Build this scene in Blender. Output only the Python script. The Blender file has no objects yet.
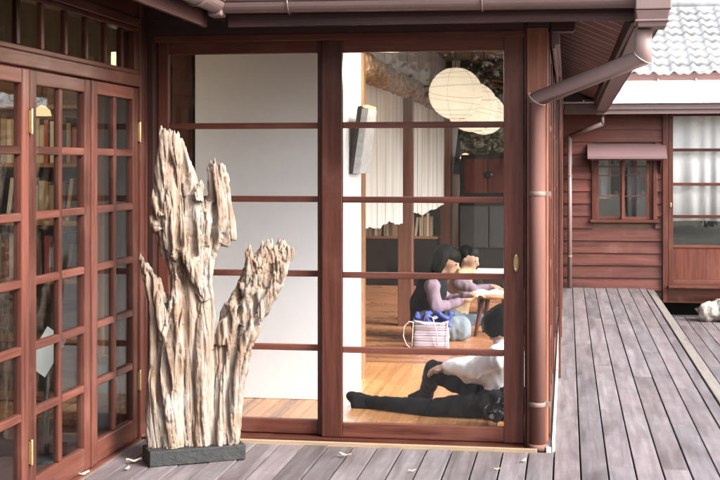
import bpy, bmesh, math, random
import numpy as np
from mathutils import Vector, Matrix, noise
R = random.Random(7)
sc = bpy.context.scene
col = sc.collection

# ------------------------------------------------------------------ camera numbers
F = 1300.0
TH = math.atan(207 / F)
c_, s_ = math.cos(TH), math.sin(TH)
CZ, CX, CY = 1.389, .131, -6.448
def atD(u, v, D):
    t = (u - 360) / F
    return Vector((CX + D * (t * c_ - s_), CY + D * (t * s_ + c_), CZ - (v - 164) / F * D))
def onY(u, v, Y):
    t = (u - 360) / F
    return atD(u, v, (Y - CY) / (c_ + t * s_))
def onZ(u, v, z):
    return atD(u, v, (CZ - z) * F / (v - 164))

# ------------------------------------------------------------------ node helpers
class NT:
    def __init__(s, name):
        s.m = bpy.data.materials.new(name); s.m.use_nodes = True
        s.t = s.m.node_tree; s.n = s.t.nodes; s.l = s.t.links; s.n.clear()
        s.out = s.n.new('ShaderNodeOutputMaterial')
    def add(s, typ, **kw):
        n = s.n.new('ShaderNode' + typ)
        for k, v in kw.items():
            if k.startswith('i_'):
                key = k[2:].replace('_', ' ')
                n.inputs[key].default_value = v
            else: setattr(n, k, v)
        return n
    def link(s, a, b): s.l.new(a, b)
    def coords(s, scale, rnd=True):
        tc = s.add('TexCoord'); mp = s.add('Mapping'); mp.inputs['Scale'].default_value = scale
        if rnd:
            at = s.add('Attribute', attribute_name='rnd')
            ad = s.add('VectorMath', operation='MULTIPLY_ADD')
            s.link(at.outputs['Vector'], ad.inputs[0]); ad.inputs[1].default_value = (13, 17, 11)
            s.link(tc.outputs['Object'], ad.inputs[2]); s.link(ad.outputs[0], mp.inputs['Vector'])
        else: s.link(tc.outputs['Object'], mp.inputs['Vector'])
        return mp.outputs[0]
    def noise(s, vec, scale=1, detail=6, rough=.6, dist=0):
        n = s.add('TexNoise'); n.inputs['Scale'].default_value = scale; n.inputs['Detail'].default_value = detail
        n.inputs['Roughness'].default_value = rough; n.inputs['Distortion'].default_value = dist
        s.link(vec, n.inputs['Vector']); return n.outputs['Fac']
    def ramp(s, fac, stops):
        r = s.add('ValToRGB'); e = r.color_ramp.elements
        while len(e) < len(stops): e.new(.5)
        for i, (p, c) in enumerate(stops):
            e[i].position = p; e[i].color = tuple(c) + ((1,) if len(c) == 3 else ())
        s.link(fac, r.inputs[0]); return r.outputs[0]
    def mix(s, fac, a, b, mode='MIX'):
        m = s.add('Mix', data_type='RGBA', blend_type=mode)
        for sock, v in ((m.inputs[0], fac), (m.inputs[6], a), (m.inputs[7], b)):
            if hasattr(v, 'links'): s.link(v, sock)
            elif isinstance(v, (int, float)): sock.default_value = v
            else: sock.default_value = tuple(v) + ((1,) if len(v) == 3 else ())
        return m.outputs[2]
    def math(s, op, a, b=0):
        m = s.add('Math', operation=op)
        for sock, v in ((m.inputs[0], a), (m.inputs[1], b)):
            if hasattr(v, 'links'): s.link(v, sock)
            else: sock.default_value = v
        return m.outputs[0]
    def bsdf(s, colr, rough=.5, bump=None, bstr=.2, bdist=.004, metal=0, spec=.5, **kw):
        b = s.add('BsdfPrincipled')
        for k, v in (('Base Color', colr), ('Roughness', rough)):
            if hasattr(v, 'links'): s.link(v, b.inputs[k])
            elif k == 'Base Color': b.inputs[k].default_value = tuple(v) + (1,)
            else: b.inputs[k].default_value = v
        b.inputs['Metallic'].default_value = metal; b.inputs['Specular IOR Level'].default_value = spec
        if bump is not None:
            bp = s.add('Bump'); bp.inputs['Strength'].default_value = bstr; bp.inputs['Distance'].default_value = bdist
            s.link(bump, bp.inputs['Height']); s.link(bp.outputs[0], b.inputs['Normal'])
        for k, v in kw.items(): b.inputs[k.replace('_', ' ')].default_value = v
        s.link(b.outputs[0], s.out.inputs['Surface']); return b

def mul(c, f): return tuple(min(1, x * f) for x in c)

def wood(name, base, axis='Z', rough=.45, var=.35, fine=1.0, wear=None, spec=.28, rv=.5):
    """grain runs along `axis`; every board (rnd attribute) differs a little"""
    m = NT(name)
    lg = 1.0 if fine >= 1 else .3
    sc3 = {'X': (lg, 22, 22), 'Y': (22, lg, 22), 'Z': (22, 22, lg)}[axis]
    v = m.coords(sc3)
    n1 = m.noise(v, 1.6 * fine, 8, .65, .6)
    n2 = m.noise(v, 9 * fine, 4, .6, .2)
    v2 = m.coords((1, 1, 1)); n3 = m.noise(v2, 3.1, 4, .6)
    k = m.ramp(n1, [(.26, mul(base, 1 - 1.5 * var)), (.5, base), (.74, mul(base, 1 + 1.6 * var))])
    k = m.mix(.4, k, m.ramp(n2, [(.3, mul(base, .6)), (.7, mul(base, 1.45))]))
    at = m.add('Attribute', attribute_name='rnd')
    sep = m.add('SeparateColor'); m.link(at.outputs['Color'], sep.inputs[0])
    br = m.math('MULTIPLY_ADD', sep.outputs[0], rv); m.n[-1].inputs[2].default_value = 1 - rv / 2
    g = m.add('CombineColor'); [m.link(br, g.inputs[i]) for i in range(3)]
    k = m.mix(1.0, k, g.outputs[0], 'MULTIPLY')
    n4 = m.noise(m.coords(tuple(.35 * q if q < 2 else q * .28 for q in sc3)), 1.3, 5, .6, .4)
    k = m.mix(1.0, k, m.ramp(n4, [(.34, (.40, .36, .36)), (.5, (1, 1, 1)), (.72, (1.18, 1.16, 1.14))]), 'MULTIPLY')
    if wear:
        f = m.ramp(n3, [(.52, (0, 0, 0)), (.75, (1, 1, 1))])
        f2 = m.math('MULTIPLY', f, .55)
        k = m.mix(f2, k, wear)
    rr = m.math('MULTIPLY_ADD', n3, .3); m.n[-1].inputs[2].default_value = rough - .15
    m.bsdf(k, rr, n1, .4, .003, spec=spec)
    return m.m

def plain(name, c, rough=.6, var=.12, scale=40, metal=0, bump=.1, spec=.4, stretch=(1, 1, 1), **kw):
    m = NT(name); v = m.coords(stretch, False)
    n = m.noise(v, scale, 5, .6); n2 = m.noise(v, scale * .12, 3, .6)
    k = m.ramp(n, [(.3, mul(c, 1 - var)), (.7, mul(c, 1 + var))])
    k = m.mix(.5, k, m.ramp(n2, [(.35, mul(c, 1 - var)), (.65, mul(c, 1 + var))]))
    m.bsdf(k, rough, n, bump, .003, metal, spec, **kw); return m.m

def emit(name, c, st):
    m = NT(name); e = m.add('Emission'); e.inputs[0].default_value = tuple(c) + (1,); e.inputs[1].default_value = st
    m.link(e.outputs[0], m.out.inputs['Surface']); return m.m

def glass(name, tint=(.97, .98, .98), base=.017, ripple=0.0, graze=.55, dust=0.0):
    m = NT(name)
    tr = m.add('BsdfTransparent'); tr.inputs[0].default_value = tint + (1,)
    gl = m.add('BsdfGlossy'); gl.inputs['Roughness'].default_value = .012; gl.inputs[0].default_value = (1, 1, 1, 1)
    lw = m.add('LayerWeight'); lw.inputs[0].default_value = .5
    p = m.math('POWER', lw.outputs['Facing'], 4.0)
    f = m.math('MULTIPLY_ADD', p, graze); m.n[-1].inputs[2].default_value = base
    if ripple:
        v = m.coords((1, 1, .6), False); n = m.noise(v, 7, 2, .5)
        bp = m.add('Bump'); bp.inputs['Strength'].default_value = ripple; bp.inputs['Distance'].default_value = .01
        m.link(n, bp.inputs['Height']); m.link(bp.outputs[0], gl.inputs['Normal'])
    mx = m.add('MixShader'); m.link(f, mx.inputs[0]); m.link(tr.outputs[0], mx.inputs[1]); m.link(gl.outputs[0], mx.inputs[2])
    last = mx.outputs[0]
    if dust:      # faint dried smears on the pane
        v = m.coords((5, 5, 1.4), False); n = m.noise(v, 1.1, 7, .65, .8); df = m.add('BsdfDiffuse'); df.inputs[0].default_value = (.7, .7, .7, 1)
        m2 = m.add('MixShader'); m.link(m.math('MULTIPLY', m.ramp(n, [(.40, (.1, .1, .1)), (.75, (1, 1, 1))]), dust), m2.inputs[0]); m.link(last, m2.inputs[1]); m.link(df.outputs[0], m2.inputs[2]); last = m2.outputs[0]
    m.link(last, m.out.inputs['Surface']); return m.m

M = {}
RED = (.088, .0285, .0195)
RED2 = (.27, .095, .07)
for ax in 'XYZ':
    M['red' + ax] = wood('red_stained_wood_' + ax, RED, ax, .36, .42, wear=(.15, .064, .048))
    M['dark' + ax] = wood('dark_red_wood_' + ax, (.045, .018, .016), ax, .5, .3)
    M['door' + ax] = wood('door_wood_' + ax, (.080, .0265, .0185), ax, .36, .5, wear=(.15, .064, .047))
    M['oak' + ax] = wood('orange_wood_' + ax, (.26, .13, .065), ax, .42, .3)
M['headX'] = wood('eave_shade_beam', (.035, .018, .017), 'X', .55, .3)  # eave shade on header and frame head put into this dark colour
M['post'] = wood('post_wood', (.17, .066, .04), 'Z', .5, .35)
M['siding'] = wood('siding_wood', (.098, .032, .024), 'X', .5, .42, wear=(.14, .060, .048))
M['soffit'] = wood('soffit_wood', (.088, .030, .021), 'X', .55, .3)
M['seam'] = plain('pale_seam', (.58, .44, .40), .6)
M['floor'] = wood('floor_boards', (.50, .235, .095), 'Y', .25, .2, fine=.9, spec=.5, rv=.2)
M['floor2'] = wood('floor_boards_far', (.42, .18, .085), 'X', .3, .22, fine=.9, spec=.5, rv=.2)
M['tan'] = wood('pale_sill', (.28, .20, .13), 'X', .55, .2)
M['pale'] = plain('pale_paint', (.72, .68, .62), .6, .1, 20)
M['bamboo'] = wood('pale_sill_long', (.155, .135, .12), 'Y', .6, .25)
M['gut'] = plain('gutter_paint', (.145, .094, .088), .4, .12, 30, bump=.03, spec=.6)
M['gutl'] = plain('outlet_pipe_paint', (.22, .150, .138), .5, .2, 8, bump=.05)
M['pipe'] = plain('pipe_paint', (.115, .056, .046), .8, .45, 6, bump=.25, spec=.1, stretch=(1, 1, .25))
M['brass'] = plain('brass', (.40, .29, .16), .42, .2, 60, metal=1)
M['steel'] = plain('bracket_steel', (.17, .12, .10), .7, .3, 60, metal=.1)
M['white'] = plain('white_panel', (.80, .79, .78), .7, .03, 12, bump=.03)
M['wall'] = plain('white_plaster', (.84, .865, .91), .8, .03, 30, bump=.1)
M['black'] = plain('black_paint', (.009, .0085, .009), .45, .3, 30)
M['char'] = plain('charcoal', (.026, .027, .029), .5, .25, 20)
M['glass'] = glass('window_glass', dust=.004)
M['dglass'] = glass('door_glass', (.84, .86, .86), .02, .10, graze=.36, dust=.003)
M['fglass'] = glass('far_glass', (.95, .96, .96), .06, .05)
M['paper'] = plain('paper', (.82, .82, .8), .8, .03, 30)
M['trim'] = plain('white_trim', (.42, .40, .37), .5, .08, 15)
M['plaster'] = plain('brown_plaster', (.10, .075, .06), .9, .08, 20)
M['dusk'] = plain('brown_wall', (.18, .125, .095), .9, .15, 10)
M['rooft'] = plain('roof_metal', (.22, .20, .2), .6, .1, 10)
M['whitemetal'] = plain('white_roof_metal', (.82, .82, .82), .45, .04, 8, bump=.02)
M['fascia'] = plain('pink_fascia', (.28, .155, .14), .5, .12, 10, stretch=(.3, 1, 1))
M['curtain'] = plain('sheer_curtain', (.9, .9, .9), .9, .04, 40)
M['tileg'] = plain('grey_roof_tile', (.30, .30, .30), .6, .3, 14, bump=.08)
M['awn'] = plain('awning_metal', (.15, .092, .094), .4, .08, 10, stretch=(.3, 1, 1))
M['slabx'] = plain('black_slab', (.022, .023, .023), .6, .5, 24, bump=.5)

def slab_mat():
    m = NT('black_slab_stone'); v = m.coords((1, 1, 1), False); n = m.noise(v, 30, 8, .7); n2 = m.noise(v, 7, 5, .7)
    k = m.ramp(n, [(.3, (.004, .0045, .0045)), (.55, (.010, .0105, .011)), (.78, (.035, .035, .035))])
    k = m.mix(m.ramp(n2, [(.5, (0, 0, 0)), (.7, (.6, .6, .6))]), k, (.026, .025, .023)); m.bsdf(k, .7, n, .9, .008); return m.m
M['slab'] = slab_mat()
def deck_mat(name, stops, rnd_amt=.4):
    m = NT(name)
    v = m.coords((16, .9, 16)); n = m.noise(v, 1.5, 9, .7, .5)
    vv = m.coords((1, 1, 1), False); n2 = m.noise(vv, 2.3, 6, .65); n3 = m.noise(vv, 42, 5, .7)
    k = m.ramp(n, [(.25, stops[0]), (.5, stops[1]), (.75, stops[2])])
    f = m.ramp(n2, [(.42, (0, 0, 0)), (.68, (1, 1, 1))])
    k = m.mix(m.math('MULTIPLY', f, .7), k, stops[3])
    n5 = m.noise(m.coords((3.2, .55, 1)), 1.4, 6, .65, .8); k = m.mix(1, k, m.ramp(n5, [(.34, (.62, .58, .57)), (.5, (1, 1, 1)), (.7, (1.12, 1.11, 1.12))]), 'MULTIPLY')
    sp = m.ramp(n3, [(.66, (0, 0, 0)), (.76, (1, 1, 1))])
    k = m.mix(m.math('MULTIPLY', sp, .35), k, (.42, .38, .36))
    at = m.add('Attribute', attribute_name='rnd'); sep = m.add('SeparateColor'); m.link(at.outputs['Color'], sep.inputs[0])
    br = m.math('MULTIPLY_ADD', sep.outputs[0], rnd_amt); m.n[-1].inputs[2].default_value = 1 - rnd_amt / 2
    g = m.add('CombineColor'); [m.link(br, g.inputs[i]) for i in range(3)]
    k = m.mix(1, k, g.outputs[0], 'MULTIPLY')
    hue = m.mix(m.math('MULTIPLY', sep.outputs[1], .5), k, m.mix(1, k, (1.08, .93, .9), 'MULTIPLY'))
    tcx = m.add('TexCoord'); sx = m.add('SeparateXYZ'); m.link(tcx.outputs['Object'], sx.inputs[0])
    fx = m.math('FRACT', m.math('MULTIPLY_ADD', sx.outputs[0], 1 / PITCH)); m.n[-2].inputs[2].default_value = -X0 / PITCH + 40
    ax_ = m.math('MULTIPLY', m.math('SUBTRACT', m.math('ABSOLUTE', m.math('SUBTRACT', fx, .475)), .27), PITCH)
    fy = m.math('MULTIPLY', m.math('SUBTRACT', m.math('FRACT', m.math('MULTIPLY_ADD', sx.outputs[1], 1 / .62)), .5), .62)
    rd = m.math('ADD', m.math('MULTIPLY', ax_, ax_), m.math('MULTIPLY', fy, fy))
    dot = m.math('MULTIPLY', m.math('LESS_THAN', rd, .0042 ** 2), .7)
    hue = m.mix(dot, hue, (.05, .04, .04))
    rr = m.math('MULTIPLY_ADD', n2, .3); m.n[-1].inputs[2].default_value = .38
    m.bsdf(hue, rr, n, .35, .003, spec=.45); return m.m
PITCH, X0 = .122, .196
M['deck'] = deck_mat('weathered_deck', [(.038, .033, .035), (.108, .096, .102), (.185, .172, .181), (.088, .066, .066)])

def drift_mat():
    m = NT('driftwood')
    v = m.coords((15, 15, 1.1), False); n = m.noise(v, 1.2, 10, .7, 1.2)
    n2 = m.noise(v, 5, 6, .7, .6)
    vv = m.coords((1, 1, 1), False); n3 = m.noise(vv, 6, 5, .6, .5)
    k = m.ramp(n, [(.30, (.045, .022, .013)), (.43, (.125, .077, .050)), (.52, (.205, .157, .122)), (.70, (.285, .248, .218))])
    k = m.mix(.25, k, m.ramp(n2, [(.38, (.09, .05, .03)), (.5, (.28, .22, .17)), (.7, (.40, .36, .32))]))
    f = m.ramp(n3, [(.5, (0, 0, 0)), (.72, (1, 1, 1))])
    k = m.mix(m.math('MULTIPLY', f, .75), k, m.ramp(n2, [(.3, (.085, .04, .022)), (.7, (.27, .175, .115))]))
    f2 = m.ramp(n3, [(.34, (1, 1, 1)), (.50, (0, 0, 0))])
    k = m.mix(m.math('MULTIPLY', f2, .6), k, (.285, .26, .236))
    h = m.math('ADD', n, m.math('MULTIPLY', n2, .5))
    m.bsdf(k, .8, h, .7, .009, spec=.2); return m.m
M['drift'] = drift_mat()

def stone_mat(name, a, b, c3, scale=6):
    m = NT(name); v = m.coords((1, 1, 1), False)
    n = m.noise(v, scale, 8, .65, .4); n2 = m.noise(v, scale * 7, 5, .6)
    k = m.ramp(n, [(.3, a), (.5, b), (.7, c3)])
    m.bsdf(m.mix(.3, k, m.ramp(n2, [(.3, a), (.7, c3)])), .85, n2, .5, .01, spec=.2); return m.m
M['rock'] = stone_mat('pale_rock', (.16, .14, .12), (.29, .265, .235), (.42, .39, .36))
M['ground'] = stone_mat('garden_ground', (.10, .09, .07), (.16, .145, .115), (.22, .2, .16), 3)
M['bark'] = stone_mat('flaky_bark', (.07, .030, .015), (.22, .115, .055), (.58, .45, .29), 15)
M['twigs'] = stone_mat('twig_wall', (.06, .055, .04), (.22, .20, .15), (.50, .44, .35), 9)

def plank_mat():
    m = NT('weathered_plank'); v = m.coords((7, 7, .55)); n = m.noise(v, 1.2, 8, .6, .6)
    k = m.ramp(n, [(.25, (.36, .28, .21)), (.40, (.60, .56, .52)), (.70, (.76, .74, .72))])
    m.bsdf(k, .85, n, .3, .003, spec=.2); return m.m
M['plank'] = plank_mat()

def lantern_mat():
    m = NT('lantern_paper'); v = m.coords((1, 1, 1), False)
    n = m.noise(v, 14, 6, .6)
    tc = m.add('TexCoord'); sp = m.add('SeparateXYZ'); m.link(tc.outputs['Object'], sp.inputs[0])
    k = m.ramp(n, [(.3, (.95, .80, .60)), (.7, (1.0, .88, .72))])
    di = m.add('BsdfDiffuse'); di.inputs[0].default_value = (.80, .76, .70, 1)
    tr = m.add('BsdfTranslucent'); m.link(m.ramp(n, [(.3, (.80, .74, .63)), (.7, (.88, .84, .76))]), tr.inputs[0])
    mx = m.add('MixShader'); mx.inputs[0].default_value = .55; m.link(di.outputs[0], mx.inputs[1]); m.link(tr.outputs[0], mx.inputs[2])
    em = m.add('Emission'); m.link(k, em.inputs[0]); em.inputs[1].default_value = .035
    ad = m.add('AddShader'); m.link(mx.outputs[0], ad.inputs[0]); m.link(em.outputs[0], ad.inputs[1]); m.link(ad.outputs[0], m.out.inputs['Surface']); return m.m
M['lantern'] = lantern_mat()
M['lanternrib'] = plain('lantern_rib', (.25, .17, .10), .7)
M['lampglow'] = emit('lamp_glow', (1, .62, .30), .34)
M['wick'] = emit('bulb_glow', (1, .70, .40), 4.0)

# ------------------------------------------------------------------ mesh builder
class MB:
    def __init__(s): s.bm = bmesh.new(); s.r = s.bm.loops.layers.float_color.new('rnd'); s.bev = 0
    def _mark(s, faces, mi=0):
        c = (R.random(), R.random(), R.random(), 1)
        for f in faces:
            f.material_index = mi
            for l in f.loops: l[s.r] = c
    def hexa(s, b, t, mi=0):
        vs = [s.bm.verts.new(p) for p in list(b) + list(t)]
        fs = [s.bm.faces.new([vs[i] for i in q]) for q in ((3, 2, 1, 0), (4, 5, 6, 7), (0, 1, 5, 4), (1, 2, 6, 5), (2, 3, 7, 6), (3, 0, 4, 7))]
        s._mark(fs, mi); return vs
    def box(s, x0, x1, y0, y1, z0, z1, mi=0):
        if x0 > x1: x0, x1 = x1, x0
        if y0 > y1: y0, y1 = y1, y0
        if z0 > z1: z0, z1 = z1, z0
        return s.hexa([(x0, y0, z0), (x1, y0, z0), (x1, y1, z0), (x0, y1, z0)], [(x0, y0, z1), (x1, y0, z1), (x1, y1, z1), (x0, y1, z1)], mi)
    def poly(s, pts, thick=(0, 0, .02), mi=0):
        t = Vector(thick); a = [s.bm.verts.new(p) for p in pts]; b = [s.bm.verts.new(Vector(p) + t) for p in pts]
        n = len(pts); fs = [s.bm.faces.new(a[::-1]), s.bm.faces.new(b)]
        for i in range(n): fs.append(s.bm.faces.new([a[i], a[(i + 1) % n], b[(i + 1) % n], b[i]]))
        s._mark(fs, mi)
    def lathe(s, base, prof, n=24, axis=(0, 0, 1), mi=0, smooth=True, flat=(1, 1)):
        q = Vector(axis).to_track_quat('Z', 'Y'); base = Vector(base); rings = []; fs = []
        for (r, z) in prof:
            rings.append([s.bm.verts.new(base + q @ Vector((r * math.cos(2 * math.pi * i / n) * flat[0], r * math.sin(2 * math.pi * i / n) * flat[1], z))) for i in range(n)])
        for a, b in zip(rings, rings[1:]):
            for i in range(n): fs.append(s.bm.faces.new([a[i], a[(i + 1) % n], b[(i + 1) % n], b[i]]))
        fs.append(s.bm.faces.new(rings[0][::-1])); fs.append(s.bm.faces.new(rings[-1]))
        for f in fs[:-2]: f.smooth = smooth
        s._mark(fs, mi)
    def tube(s, pts, rad, n=12, mi=0, smooth=True, miter=False):
        pts = [Vector(p) for p in pts]; rads = rad if isinstance(rad, (list, tuple)) else [rad] * len(pts)
        rings = []; fs = []; up = None
        if miter:
            d0 = (pts[1] - pts[0]).normalized(); u0 = d0.orthogonal().normalized(); w0 = d0.cross(u0); cur = None
            for i, p in enumerate(pts):
                di = (pts[min(i + 1, len(pts) - 1)] - pts[max(min(i, len(pts) - 2), 0)]).normalized(); dp_ = (pts[max(i, 1)] - pts[max(i, 1) - 1]).normalized()
                nb = (di + dp_).normalized()
                if cur is None: ring = [p + (u0 * math.cos(2 * math.pi * k / n) + w0 * math.sin(2 * math.pi * k / n)) * rads[0] for k in range(n)]
                else: ring = [q + dp_ * ((p - q).dot(nb) / dp_.dot(nb)) for q in cur]
                cur = ring; rings.append([s.bm.verts.new(q) for q in ring])
            pts_iter = []
        else: pts_iter = list(enumerate(pts))
        for i, p in pts_iter:
            d = (pts[min(i + 1, len(pts) - 1)] - pts[max(i - 1, 0)]).normalized()
            if up is None:
                up = d.orthogonal().normalized()
            up = (up - d * up.dot(d)).normalized(); w = d.cross(up)
            rings.append([s.bm.verts.new(p + (up * math.cos(2 * math.pi * k / n) + w * math.sin(2 * math.pi * k / n)) * rads[i]) for k in range(n)])
        for a, b in zip(rings, rings[1:]):
            for i in range(n): fs.append(s.bm.faces.new([a[i], a[(i + 1) % n], b[(i + 1) % n], b[i]]))
        for f in fs: f.smooth = smooth
        fs.append(s.bm.faces.new(rings[0][::-1])); fs.append(s.bm.faces.new(rings[-1]))
        s._mark(fs, mi)
    def cap(s, p0, p1, r0, r1, n=12, flat=1.0, side=None):
        """closed round cone for bodies; `flat` squeezes the section along `side`"""
        p0, p1 = Vector(p0), Vector(p1); d = p1 - p0; L = max(d.length, 1e-4); d = d / L
        w = Vector(side).normalized() if side is not None else d.orthogonal().normalized()
        w = (w - d * w.dot(d)).normalized(); u = d.cross(w); prof = []
        for k in range(1, 6): a = -math.pi / 2 + k * math.pi / 10; prof.append((r0 * math.cos(a), r0 * math.sin(a)))
        for k in range(0, 5): a = k * math.pi / 10; prof.append((r1 * math.cos(a), L + r1 * math.sin(a)))
        rings = [[s.bm.verts.new(p0 + d * z + (w * math.cos(2 * math.pi * i / n) * flat + u * math.sin(2 * math.pi * i / n)) * r) for i in range(n)] for r, z in prof]
        fs = []
        for a, b in zip(rings, rings[1:]):
            for i in range(n): fs.append(s.bm.faces.new([a[i], a[(i + 1) % n], b[(i + 1) % n], b[i]]))
        fs.append(s.bm.faces.new(rings[0][::-1])); fs.append(s.bm.faces.new(rings[-1])); s._mark(fs)
    def ball(s, ce, r, mi=0, seg=16):
        r = (r, r, r) if isinstance(r, (int, float)) else r
        o = bmesh.ops.create_uvsphere(s.bm, u_segments=seg, v_segments=max(6, seg // 2), radius=1)
        for v in o['verts']: v.co = Vector((v.co.x * r[0], v.co.y * r[1], v.co.z * r[2])) + Vector(ce)
        fs = set(f for v in o['verts'] for f in v.link_faces)
        for f in fs: f.smooth = True
        s._mark(fs, mi)
    def build(s, name, mats, parent=None, bevel=0.0, loc=None):
        me = bpy.data.meshes.new(name); bmesh.ops.recalc_face_normals(s.bm, faces=s.bm.faces)
        s.bm.to_mesh(me); s.bm.free()
        for m in (mats if isinstance(mats, (list, tuple)) else [mats]): me.materials.append(m)
        return link(name, me, parent, bevel, loc)

def wloc(o):
    v = Vector((0, 0, 0))
    while o: v += Vector(o.location); o = o.parent
    return v
def link(name, me, parent=None, bevel=0, loc=None):
    """mesh data arrive in world coordinates; they are moved to the parent's (or the object's own) origin"""
    o = bpy.data.objects.new(name, me); col.objects.link(o)
    if parent is not None:
        me.transform(Matrix.Translation(-wloc(parent))); o.parent = parent
    elif loc is not None:
        me.transform(Matrix.Translation(-Vector(loc))); o.location = loc
    if bevel:
        b = o.modifiers.new('edge', 'BEVEL'); b.width = bevel; b.segments = 2; b.limit_method = 'ANGLE'; b.angle_limit = .6
    return o
def empty(name, loc, label, cat, group=None):
    o = bpy.data.objects.new(name, None); o.location = loc; col.objects.link(o); o.empty_display_size = .1
    return tag(o, label, cat, group)
def tag(o, label=None, cat=None, group=None, kind=None):
    for k, v in (('label', label), ('category', cat), ('group', group), ('kind', kind)):
        if v: o[k] = v
    return o
def copy_tree(o, parent=None):
    n = o.copy(); col.objects.link(n)
    if parent is not None: n.parent = parent
    for ch in list(o.children): copy_tree(ch, n)
    return n
def fuse(mb, voxel, smooth=0, it=6):
    """union of the builder's shapes as one closed skin"""
    me = bpy.data.meshes.new('tmp'); bmesh.ops.recalc_face_normals(mb.bm, faces=mb.bm.faces); mb.bm.to_mesh(me); mb.bm.free()
    o = bpy.data.objects.new('tmp', me); col.objects.link(o)
    r = o.modifiers.new('r', 'REMESH'); r.mode = 'VOXEL'; r.voxel_size = voxel; r.adaptivity = 0
    if smooth:
        k = o.modifiers.new('s', 'SMOOTH'); k.factor = smooth; k.iterations = it
    dg = bpy.context.evaluated_depsgraph_get(); dg.update()
    out = bpy.data.meshes.new_from_object(o.evaluated_get(dg)); bpy.data.objects.remove(o); bpy.data.meshes.remove(me)
    out.materials.clear()
    for p in out.polygons: p.use_smooth = True
    return out

# ================================================================== GROUND AND DECKS
b = MB(); b.poly([(-60, -60, -.42), (60, -60, -.42), (60, 60, -.42), (-60, 60, -.42)], (0, 0, -.3))
tag(b.build('ground', M['ground']), kind='structure')
b = MB()
PITCH, X0 = .122, .196
def boards(b, xa, xb, ya, yb, z, gap=.0075, th=.03, seed=1):
    rr = random.Random(seed); k = math.floor((xa - X0) / PITCH)
    while X0 + k * PITCH < xb - .02:
        a = max(xa, X0 + k * PITCH); e = min(xb, X0 + (k + 1) * PITCH) - gap
        y = ya; first = True
        while y < yb - .01:
            L = rr.uniform(1.0, 3.6) if first else rr.uniform(2.6, 3.8); first = False
            y2 = min(yb, y + L)
            if yb - y2 < .5: y2 = yb
            dz = rr.uniform(-.0018, .0018)
            if e - a > .015: b.box(a, e, y, y2 - (.003 if y2 < yb else 0), z - th, z + dz)
            y = y2
        k += 1
boards(b, -1.985, .074, -9, -.135, 0, seed=3)
boards(b, .074, 1.0, -9, 8.36, 0, seed=5)
tag(b.build('deck', M['deck'], bevel=.0025), kind='structure')
b = MB(); boards(b, 1.08, 4.4, -4, 8.33, -.30, seed=11)
tag(b.build('lower_deck', M['deck'], bevel=.0025), kind='structure')
b = MB(); b.box(1.003, 1.075, -9, 8.2, -.04, .006); b.box(1.01, 1.068, -9, 8.2, -.29, -.042)
tag(b.build('deck_edge', M['bamboo'], bevel=.004), kind='structure')
b = MB(); b.box(-1.98, 1.0, -9, 8.3, -.16, -.12)
tag(b.build('deck_gap_shade', M['black']), kind='structure')  # black sheet below the boards stands in for shade in the gaps

# ================================================================== FRONT (TEA ROOM) WING
house = empty('wooden_house', (-1, 0, 0), 'red brown wooden tea room wing with two tall glazed sliding doors', 'house')

def sash(name, x0, x1, y, z0, z1, stl, str_, rows, rail_b, rail_t, th, parent, wm=('redZ', 'redX'), axis='X', gmat='glass', mh=.031, rows_z=None, label=None):
    """a glazed sash standing in a plane y = const (axis X)"""
    b = MB()
    b.box(x0, x0 + stl, y, y + th, z0, z1, 0); b.box(x1 - str_, x1, y, y + th, z0, z1, 0)
    b.box(x0 + stl, x1 - str_, y + .002, y + th - .002, z0 + .002, z0 + rail_b, 1)
    b.box(x0 + stl, x1 - str_, y + .002, y + th - .002, z1 - rail_t, z1 - .002, 1)
    for z in rows_z: b.box(x0 + stl, x1 - str_, y + .004, y + th - .004, z - mh / 2, z + mh / 2, 1)
    o = b.build(name, [M[wm[0]], M[wm[1]]], parent, bevel=.004)
    if label: o['label'] = label
    g = MB(); g.box(x0 + stl - .004, x1 - str_ + .004, y + th / 2 - .002, y + th / 2 + .002, z0 + rail_b - .004, z1 - rail_t + .004)
    g.build('glass_pane', M[gmat], o)
    return o
RZ = [1.585, 1.210, .830, .453]
sR = sash('sliding_door', -1.092, -.078, 0, .012, 2.03, .105, .10, 4, .075, .08, .036, house, rows_z=RZ, label='right hand sliding door with brass finger pull')
b = MB()
b.lathe((-.117, -.001, .90), [(.0165, 0), (.0165, .004), (.011, .005), (.009, .001)], 20, (0, -1, 0), flat=(.85, 2.9))
q = b.build('door_pull', M['brass'], sR)
sL = sash('sliding_door', -1.965, -1.072, .045, .012, 2.035, .058, .05, 4, .075, .08, .036, house, rows_z=RZ, label='left hand sliding door running behind the other one')
# frame, sill, header
b = MB()
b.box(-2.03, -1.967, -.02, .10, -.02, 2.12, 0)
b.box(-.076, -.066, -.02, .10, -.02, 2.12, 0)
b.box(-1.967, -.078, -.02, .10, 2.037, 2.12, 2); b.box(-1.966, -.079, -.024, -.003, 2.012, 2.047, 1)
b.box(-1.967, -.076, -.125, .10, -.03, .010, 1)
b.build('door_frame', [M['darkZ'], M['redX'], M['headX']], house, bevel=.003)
b = MB(); b.box(-1.96, -.012, -.150, -.128, -.03, .018); b.build('sill_strip', M['tan'], house, bevel=.003)
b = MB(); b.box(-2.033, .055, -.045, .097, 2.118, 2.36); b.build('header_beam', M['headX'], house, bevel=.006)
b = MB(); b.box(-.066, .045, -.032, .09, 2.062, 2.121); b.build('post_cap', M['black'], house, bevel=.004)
b = MB(); b.box(.056, .17, -.035, .07, 2.045, 2.12); b.box(.056, .165, -.03, .065, 2.036, 2.044); b.build('beam_end', M['darkX'], house, bevel=.006)
b = MB(); b.box(-.064, .040, -.026, .085, -.02, 2.06); b.build('corner_post', M['post'], house, bevel=.005)
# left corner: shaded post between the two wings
b = MB(); b.box(-2.17, -2.035, -.015, .10, -.02, 2.36); b.build('corner_board', M['darkZ'], house, bevel=.004)

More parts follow.
